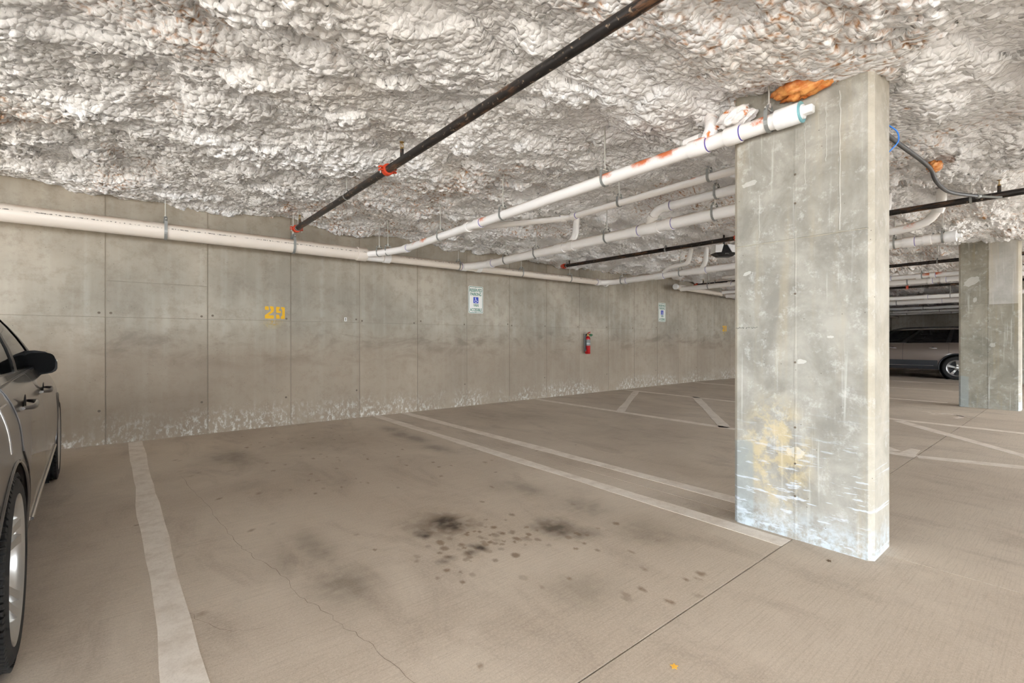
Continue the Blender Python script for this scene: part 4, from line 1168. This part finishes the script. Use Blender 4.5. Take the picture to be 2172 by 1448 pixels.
def make_car(name, P, label):
    root = empty(name, P['loc'], P['rot'])
    W, zt_t, zb_t, w_t = P['W'], P['zt'], P['zb'], P['w']
    wy_, R, RI = P['axles'], P['R'], P['RI']
    Ra = R + P['arch']
    wf = lambda y: interp(w_t, y) * W
    zt = lambda y: interp(zt_t, y); zb = lambda y: interp(zb_t, y)
    def side_x(y, z):
        t_ = np.clip((z - zb(y)) / (zt(y) - zb(y)), 0, 1)
        return float(wf(y) * interp(PROF, t_))
    y0, y1 = w_t[0][0], w_t[-1][0]
    ys = np.concatenate([np.linspace(y0, y0 + .3, 14)[:-1], np.linspace(y0 + .3, y1 - .35, 70), np.linspace(y1 - .35, y1, 16)[1:]])
    ts = np.linspace(0, 1, 26)
    rings = []
    for y in ys:
        y = float(y); w = float(wf(y)); a = float(zb(y)); b = float(zt(y))
        half = [(w * float(interp(PROF, t_)), a + (b - a) * t_) for t_ in ts]
        top = [(w * .895 * k, b + P['crown'] * (1 - k * k) + .012 * (1 - k) ** .5 * 0) for k in (.93, .8, .6, .35, 0)]
        top[0] = (top[0][0], b + .012)
        bot = [(0, a), (w * .5, a)]
        h_ = bot + half + top
        ring = [Vector((x, y, z)) for x, z in h_] + [Vector((-x, y, z)) for x, z in reversed(h_[1:-1])]
        rings.append(ring)
    body = MB().loft(rings).build('body', P['paint'], root, angle=40)
    # wheel arches
    cut = MB()
    for wy in wy_:
        for s_ in (1, -1):
            cut.tube((s_ * (W - .30), wy, R), (s_ * (W + .3), wy, R), Ra, 56)
    co = cut.build('cutter', P['paint'], smooth=False)
    co.location = P['loc']; co.rotation_euler = (0, 0, P['rot'])
    md = body.modifiers.new('arches', 'BOOLEAN'); md.operation = 'DIFFERENCE'; md.solver = 'EXACT'; md.object = co
    bpy.context.view_layer.update()
    me = bpy.data.meshes.new_from_object(body.evaluated_get(bpy.context.evaluated_depsgraph_get()))
    body.modifiers.clear(); body.data = me
    me.materials.clear(); me.materials.append(M[P['paint']])
    me.polygons.foreach_set('use_smooth', [True] * len(me.polygons)); me.set_sharp_from_angle(angle=math.radians(40))
    bpy.data.objects.remove(co)
    for wy in wy_:
        for s_ in (1, -1):
            MB().lathe([(Ra - .004, 0), (Ra - .004, .245), (.02, .246)], (s_ * (W - .05), wy, R), (-s_, 0, 0), 48, False).build('wheel_well', 'wheel_well', root)
            lip = []
            for a in np.linspace(-.12, math.pi + .12, 44):
                y = wy + Ra * math.cos(a); z = R + Ra * math.sin(a)
                if z < float(zb(y)) + .02: continue
                lip.append((s_ * (side_x(y, z) + .001), y, z))
            MB().sweep(lip, P['lip'], 8).build('arch_lip', P['lipmat'], root)
            make_wheel('wheel', (s_ * (P['track']), wy, R), s_, R, RI, P['tw'], root, P['spokes'], P['style'])
    # doors: seal, panel, handle
    def patch(nm, mat, s_, ya, yb, za, zb_, lift, parent, grow_=0.0, nz=22, nyy=26):
        mb = MB(); v = []
        zs = np.linspace(za - grow_, zb_ + grow_, nz)
        for z in zs:
            a = ya(z) - grow_ if callable(ya) else ya - grow_; b = yb(z) + grow_ if callable(yb) else yb + grow_
            for u in np.linspace(0, 1, nyy):
                y = a + (b - a) * u
                v.append((s_ * (side_x(y, z) + lift), y, z))
        inner = [(x - s_ * (lift + .006), y, z) for x, y, z in v]
        n_ = nyy; f = [(i * n_ + j, i * n_ + j + 1, (i + 1) * n_ + j + 1, (i + 1) * n_ + j) for i in range(nz - 1) for j in range(n_ - 1)]
        k = len(v)
        rim = [j for j in range(n_)] + [i * n_ + n_ - 1 for i in range(1, nz)] + [(nz - 1) * n_ + j for j in range(n_ - 2, -1, -1)] + [i * n_ for i in range(nz - 2, 0, -1)]
        f += [(a, b, b + k, a + k) for a, b in zip(rim, rim[1:] + rim[:1])]
        mb.add(v + inner, f)
        return mb.build(nm, mat, parent, angle=40)
    yr = wy_[0]
    def rear_edge(z):
        d = (Ra + .05) ** 2 - (z - R) ** 2
        a = yr + math.sqrt(d) if d > 0 else yr
        return max(P['dr'], a) if z < R + Ra * .75 else max(P['dr'], a) + 0 * z
    for s_ in (1, -1):
        for k, (ya, yb) in enumerate(((rear_edge, P['dm'] - .004), (P['dm'] + .004, P['df']))):
            za, zc = P['sill'], P['belt'] - .012
            dr = patch('door', P['paint'], s_, ya, yb, za, zc, .0045, root)
            patch('door_seal', 'car_black', s_, ya, yb, za, zc, .0012, dr, .0055)
            hy, hz = P['handles'][k]
            xs_ = side_x(hy, hz) + .005
            hb = MB(); rings = []
            for u in np.linspace(-1, 1, 9):
                rr_ = .014 * (1 - .55 * u * u); xx = xs_ + .034 * math.sqrt(max(0.0, 1 - (abs(u) ** 3))) + .004
                cc = Vector((s_ * xx, hy + u * .105, hz + .006 * u))
                rings.append([cc + Vector((s_ * .008 * math.cos(q), 0, rr_ * math.sin(q))) for q in np.linspace(0, 2 * math.pi, 10, endpoint=False)])
            hb.loft(rings); hb.build('handle', P['handle_mat'], dr)
            MB().lathe([(.002, 0), (.036, .001), (.040, .002), (.042, .0035)], (s_ * (xs_ + .0005), hy, hz), (s_, 0, 0), 24, False).build('handle_recess', 'cladding', dr)
        # sill trim
        strip = [(s_ * (side_x(y, P['strip']) + .008), y, P['strip']) for y in np.linspace(P['s0'], P['s1'], 30)]
        MB().sweep(strip, .007, 8).build('sill_trim', 'chrome', root)
        if P['clad']:
            for (a, b) in ((yr + Ra + .02, wy_[1] - Ra - .02), (y0 + .12, yr - Ra - .01), (wy_[1] + Ra + .01, y1 - .12)):
                patch('cladding', 'cladding', s_, a, b, P['clad'][0], P['clad'][1], .008, root)
    # fuel flap on the rear wing
    if P.get('flap'):
        fy, fz = P['flap']
        patch('fuel_flap', P['paint'], 1, fy - .085, fy + .085, fz - .075, fz + .075, .004, root, nz=10, nyy=10)
        patch('flap_seam', 'chrome', 1, fy - .085, fy + .085, fz - .075, fz + .075, .0012, root, .0025, 10, 10)
    # bumper split lines
    for s_ in (1, -1):
        MB().sweep([(s_ * (side_x(y, P['bz'] + .25 * (y - y0 - .3) ** 2) + .001), y, P['bz'] + .25 * (y - y0 - .3) ** 2) for y in np.linspace(y0 + .10, yr - Ra * .92, 14)], .0025, 6).build('bumper_seam', 'car_black', root)
    # ---- greenhouse
    G = P['gh']; zbelt = P['belt']
    def S(u, v, s_=1, push=0.0):
        yb_ = G['yb0'] + (G['yb1'] - G['yb0']) * u; yr_ = G['yr0'] + (G['yr1'] - G['yr0']) * u
        y = yb_ + (yr_ - yb_) * v
        xb = float(wf(yb_)) * .885; xr = G['xr'] * (1 - .05 * (2 * u - 1) ** 2)
        x = xb + (xr - xb) * (max(v, 0.0) ** 1.25) + .018 * math.sin(math.pi * v)
        zz_ = float(zt(yb_)) - .004 if False else zbelt - .012 + .0
        z = zz_ + (G['zr'] + G['arc'] * (1 - (2 * u - 1) ** 2) - zz_) * v
        return Vector((s_ * (x + push), y, z))
    def gpatch(nm, mat, s_, u0, u1, v0, v1, push, parent, nu=12, nv=8, th_=.012):
        mb = MB(); v = []; iv = []
        for i in range(nu):
            for j in range(nv):
                uu = u0 + (u1 - u0) * i / (nu - 1); vv = v0 + (v1 - v0) * j / (nv - 1)
                v.append(S(uu, vv, s_, push)); iv.append(S(uu, vv, s_, push - th_))
        f = [(i * nv + j, i * nv + j + 1, (i + 1) * nv + j + 1, (i + 1) * nv + j) for i in range(nu - 1) for j in range(nv - 1)]
        k = len(v); f += [tuple(q + k for q in reversed(t_)) for t_ in f]
        rim = [j for j in range(nv)] + [i * nv + nv - 1 for i in range(1, nu)] + [(nu - 1) * nv + j for j in range(nv - 2, -1, -1)] + [i * nv for i in range(nu - 2, 0, -1)]
        f += [(a, b, b + k, a + k) for a, b in zip(rim, rim[1:] + rim[:1])]
        return mb.add(v + iv, f).build(nm, mat, parent, angle=40)
    for s_ in (1, -1):
        for (nm, mat, u0, u1) in G['pillars']: gpatch(nm, mat if mat else P['paint'], s_, u0, u1, 0, 1.0, 0.0, root, th_=.05)
        gpatch('roof_rail', P['paint'], s_, 0, 1, .93, 1.0, .001, root, 30, 4, .05)
        gpatch('belt_trim', G['trim'], s_, .02, .99, -.015, .035, .004, root, 30, 3, .02)
        for (u0, u1) in G['windows']: gpatch('side_window', G['glass'], s_, u0, u1, .03, .93, -.006, root, 12, 8, .004)
        if G['rails']:
            MB().sweep([S(u, 1.0, s_, -.04) + Vector((0, 0, .045 * min(1, 8 * u, 8 * (1 - u)))) for u in np.linspace(.04, .96, 24)], .014, 8).build('roof_bar', 'black_plastic', root)
    # roof
    mb = MB(); v = []; nu, nk = 26, 13
    for i in range(nu):
        u = i / (nu - 1); a = S(u, 1.0, 1)
        for k in range(nk):
            q = -1 + 2 * k / (nk - 1)
            v.append(Vector((a.x * q, a.y + (.05 if u > .5 else -.05) * (1 - q * q) * abs(2 * u - 1) ** 3, a.z + .045 * (1 - q * q))))
    lo = [q - Vector((0, 0, .03)) for q in v]; f = [(i * nk + j, i * nk + j + 1, (i + 1) * nk + j + 1, (i + 1) * nk + j) for i in range(nu - 1) for j in range(nk - 1)]
    K = len(v); f += [tuple(q + K for q in reversed(t_)) for t_ in f]
    rim = [j for j in range(nk)] + [i * nk + nk - 1 for i in range(1, nu)] + [(nu - 1) * nk + j for j in range(nk - 2, -1, -1)] + [i * nk for i in range(nu - 2, 0, -1)]
    f += [(a, b, b + K, a + K) for a, b in zip(rim, rim[1:] + rim[:1])]
    mb.add(v + lo, f).build('roof', P['paint'], root, angle=40)
    for nm, u in (('windshield', 1.0), ('rear_window', 0.0)):
        v = []; nv = 10
        for j in range(nv):
            vv = j / (nv - 1); a = S(u, vv, 1)
            for k in range(nk):
                q = -1 + 2 * k / (nk - 1)
                v.append(Vector((a.x * q, a.y + (.05 if u else -.05) * (1 - q * q), a.z + .045 * (1 - q * q) * vv)))
        f = [(i * nk + j, i * nk + j + 1, (i + 1) * nk + j + 1, (i + 1) * nk + j) for i in range(nv - 1) for j in range(nk - 1)]
        MB().add(v, f).build(nm, G['glass'] if u else 'glass_dark', root)
    # seats, dash
    for (sx, sy) in ((-.36, .12), (.36, .12)):
        MB().cbox((sx, sy - P['seat'], .80), (.46, .14, .56), .05).cbox((sx, sy - .03 - P['seat'], 1.15), (.24, .10, .17), .04).build('seat', 'seat_cloth', root)
    MB().cbox((0, -.85 - P['seat'], .78), (1.2, .16, .5), .05).build('rear_seat', 'seat_cloth', root)
    MB().cbox((0, .72, zbelt - .06), (1.3, .3, .16), .05).build('dashboard', 'car_black', root)
    # mirrors
    for s_ in (1, -1):
        my, mz = P['mirror']; xb = side_x(my, P['belt'] - .03) - P['min']
        rings = []
        for u, sy_, sz_, dz in ((0, .8, .86, .0), (.06, .95, .98, .0), (.35, 1.0, 1.02, 0), (.65, .96, .92, -.002), (.85, .80, .74, -.010), (.96, .50, .48, -.018), (1.0, .25, .25, -.022)):
            xx = xb + .035 + .165 * u
            rings.append([Vector((s_ * xx, my - .035 + .075 * sy_ * (max(math.cos(q), -.30)), mz + dz + .080 * sz_ * math.copysign(abs(math.sin(q)) ** .6, math.sin(q)))) for q in np.linspace(0, 2 * math.pi, 24, endpoint=False)])
        mm = MB().loft(rings).build('mirror', P['mirror_mat'], root, angle=50)
        gl = []
        for q in np.linspace(0, 2 * math.pi, 24, endpoint=False):
            gl.append((xb + .035 + .082 + .075 * math.copysign(abs(math.cos(q)) ** .6, math.cos(q)), mz + .066 * math.copysign(abs(math.sin(q)) ** .6, math.sin(q))))
        MB().prism([(s_ * a, b) for a, b in gl], (0, my - .0615, 0), (1, 0, 0), (0, 0, 1), .006).build('mirror_glass', 'mirror_black', mm, smooth=False)
        MB().loft([[Vector((s_ * x, my + dy, mz + dz)) for x, dy, dz in r_] for r_ in ([(xb - .03, -.03, -.06), (xb - .03, .03, -.06), (xb - .03, .03, -.02), (xb - .03, -.03, -.02)], [(xb + .06, -.03, -.06), (xb + .06, .02, -.06), (xb + .06, .02, -.02), (xb + .06, -.03, -.02)])]).build('mirror_foot', 'car_black', mm, smooth=False)
        MB().cbox((s_ * (xb + .185), my + .0, mz + .012), (.03, .03, .018), .005).build('turn_signal', 'lamp_clear', mm)
    # lamps, plates, grille
    for s_ in (1, -1):
        yy_ = y0 + .16
        patch('tail_lamp', 'lamp_red', s_, y0 + .03, y0 + .30, P['belt'] - .20, P['belt'] - .03, .004, root, nz=8, nyy=10)
        patch('head_lamp', 'lamp_clear', s_, y1 - .42, y1 - .05, float(zt(y1 - .2)) - .17, float(zt(y1 - .2)) - .06, .004, root, nz=8, nyy=10)
    MB().cbox((0, y0 - .006, .55), (.31, .012, .155), .003).build('license_plate', 'plate_white', root)
    MB().cbox((0, y1 - .0, .48), (.62, .03, .20), .01).build('grille', 'car_black', root)
    tag(root, label, 'car')
    return root

sedan = dict(loc=(-1.234, -2.819, 0.0), rot=math.radians(2.36), W=.893, paint='paint_grey', axles=(-1.45, 1.45), R=.318, RI=.243, arch=.042, lip=.006, lipmat='paint_grey', track=.782, tw=.225, spokes=5, style='double',
    w=[(-2.566, .62), (-2.503, .74), (-2.378, .83), (-2.086, .925), (-1.669, .985), (-1.252, 1.0), (-0.417, 1.0), (0.521, 1.0), (1.252, .997), (1.669, .985), (1.982, .93), (2.169, .83), (2.274, .66), (2.315, .5)],
    zt=[(-2.566, .90), (-2.482, .97), (-2.190, 1.0), (-1.669, .985), (-1.043, .955), (0.000, .935), (0.834, .92), (1.252, .90), (1.669, .845), (2.034, .755), (2.242, .66), (2.315, .60)],
    zb=[(-2.566, .36), (-2.399, .27), (-1.982, .22), (-1.252, .20), (1.252, .19), (1.877, .20), (2.190, .24), (2.315, .30)], crown=.05,
    belt=.935, sill=.30, dr=-1.25, dm=-.16, df=1.02, handles=((-.98, .835), (.08, .815)), handle_mat='paint_grey', strip=.345, s0=-.95, s1=.95, clad=None, flap=(-1.44, .80), bz=.62, seat=0.0, min=.10,
    mirror=(.60, .955), mirror_mat='cladding',
    gh=dict(yb0=-1.85, yb1=1.02, yr0=-1.05, yr1=.22, xr=.585, zr=1.38, arc=.03, trim='chrome', glass='glass', rails=False,
            pillars=[('rear_pillar', None, 0, .16), ('center_pillar', 'car_black', .545, .585), ('front_pillar', 'car_black', .945, 1.0), ('quarter_bar', 'car_black', .245, .262)],
            windows=[(.16, .245), (.262, .545), (.585, .945)]))
make_car('sedan_car', sedan, 'grey sedan parked nose to the wall at the left edge')
wagon = dict(loc=(19.97, -2.685, -.085), rot=0.0, W=.93, paint='paint_taupe', axles=(-1.405, 1.405), R=.345, RI=.235, arch=.07, lip=.022, lipmat='cladding', track=.80, tw=.235, spokes=5, style='single',
    w=[(-2.42, .74), (-2.36, .86), (-2.2, .94), (-1.9, .98), (-1.4, 1.0), (0, 1.0), (1.2, .99), (1.7, .97), (2.05, .88), (2.25, .74), (2.38, .55)],
    zt=[(-2.42, 1.06), (-2.2, 1.10), (-1.4, 1.10), (0, 1.08), (.8, 1.06), (1.2, 1.02), (1.7, .96), (2.1, .88), (2.38, .78)],
    zb=[(-2.42, .42), (-2.2, .32), (-1.4, .27), (1.4, .26), (2.1, .30), (2.38, .38)], crown=.04,
    belt=1.085, sill=.42, dr=-1.22, dm=-.14, df=.98, handles=((-.86, .93), (.12, .93)), handle_mat='chrome', strip=.40, s0=-.88, s1=.9, clad=(.29, .565), flap=None, bz=.70, seat=0.05, min=.03,
    mirror=(.66, 1.09), mirror_mat='paint_taupe',
    gh=dict(yb0=-2.36, yb1=1.05, yr0=-2.02, yr1=.18, xr=.63, zr=1.50, arc=.03, trim='chrome', glass='glass_dark', rails=True,
            pillars=[('rear_pillar', 'car_black', 0, .06), ('center_pillar', 'car_black', .64, .68), ('front_pillar', 'car_black', .945, 1.0), ('quarter_bar', 'car_black', .325, .36)],
            windows=[(.06, .325), (.36, .64), (.68, .945)]))
make_car('wagon_car', wagon, 'dark taupe wagon with black cladding parked behind the dark stained column')
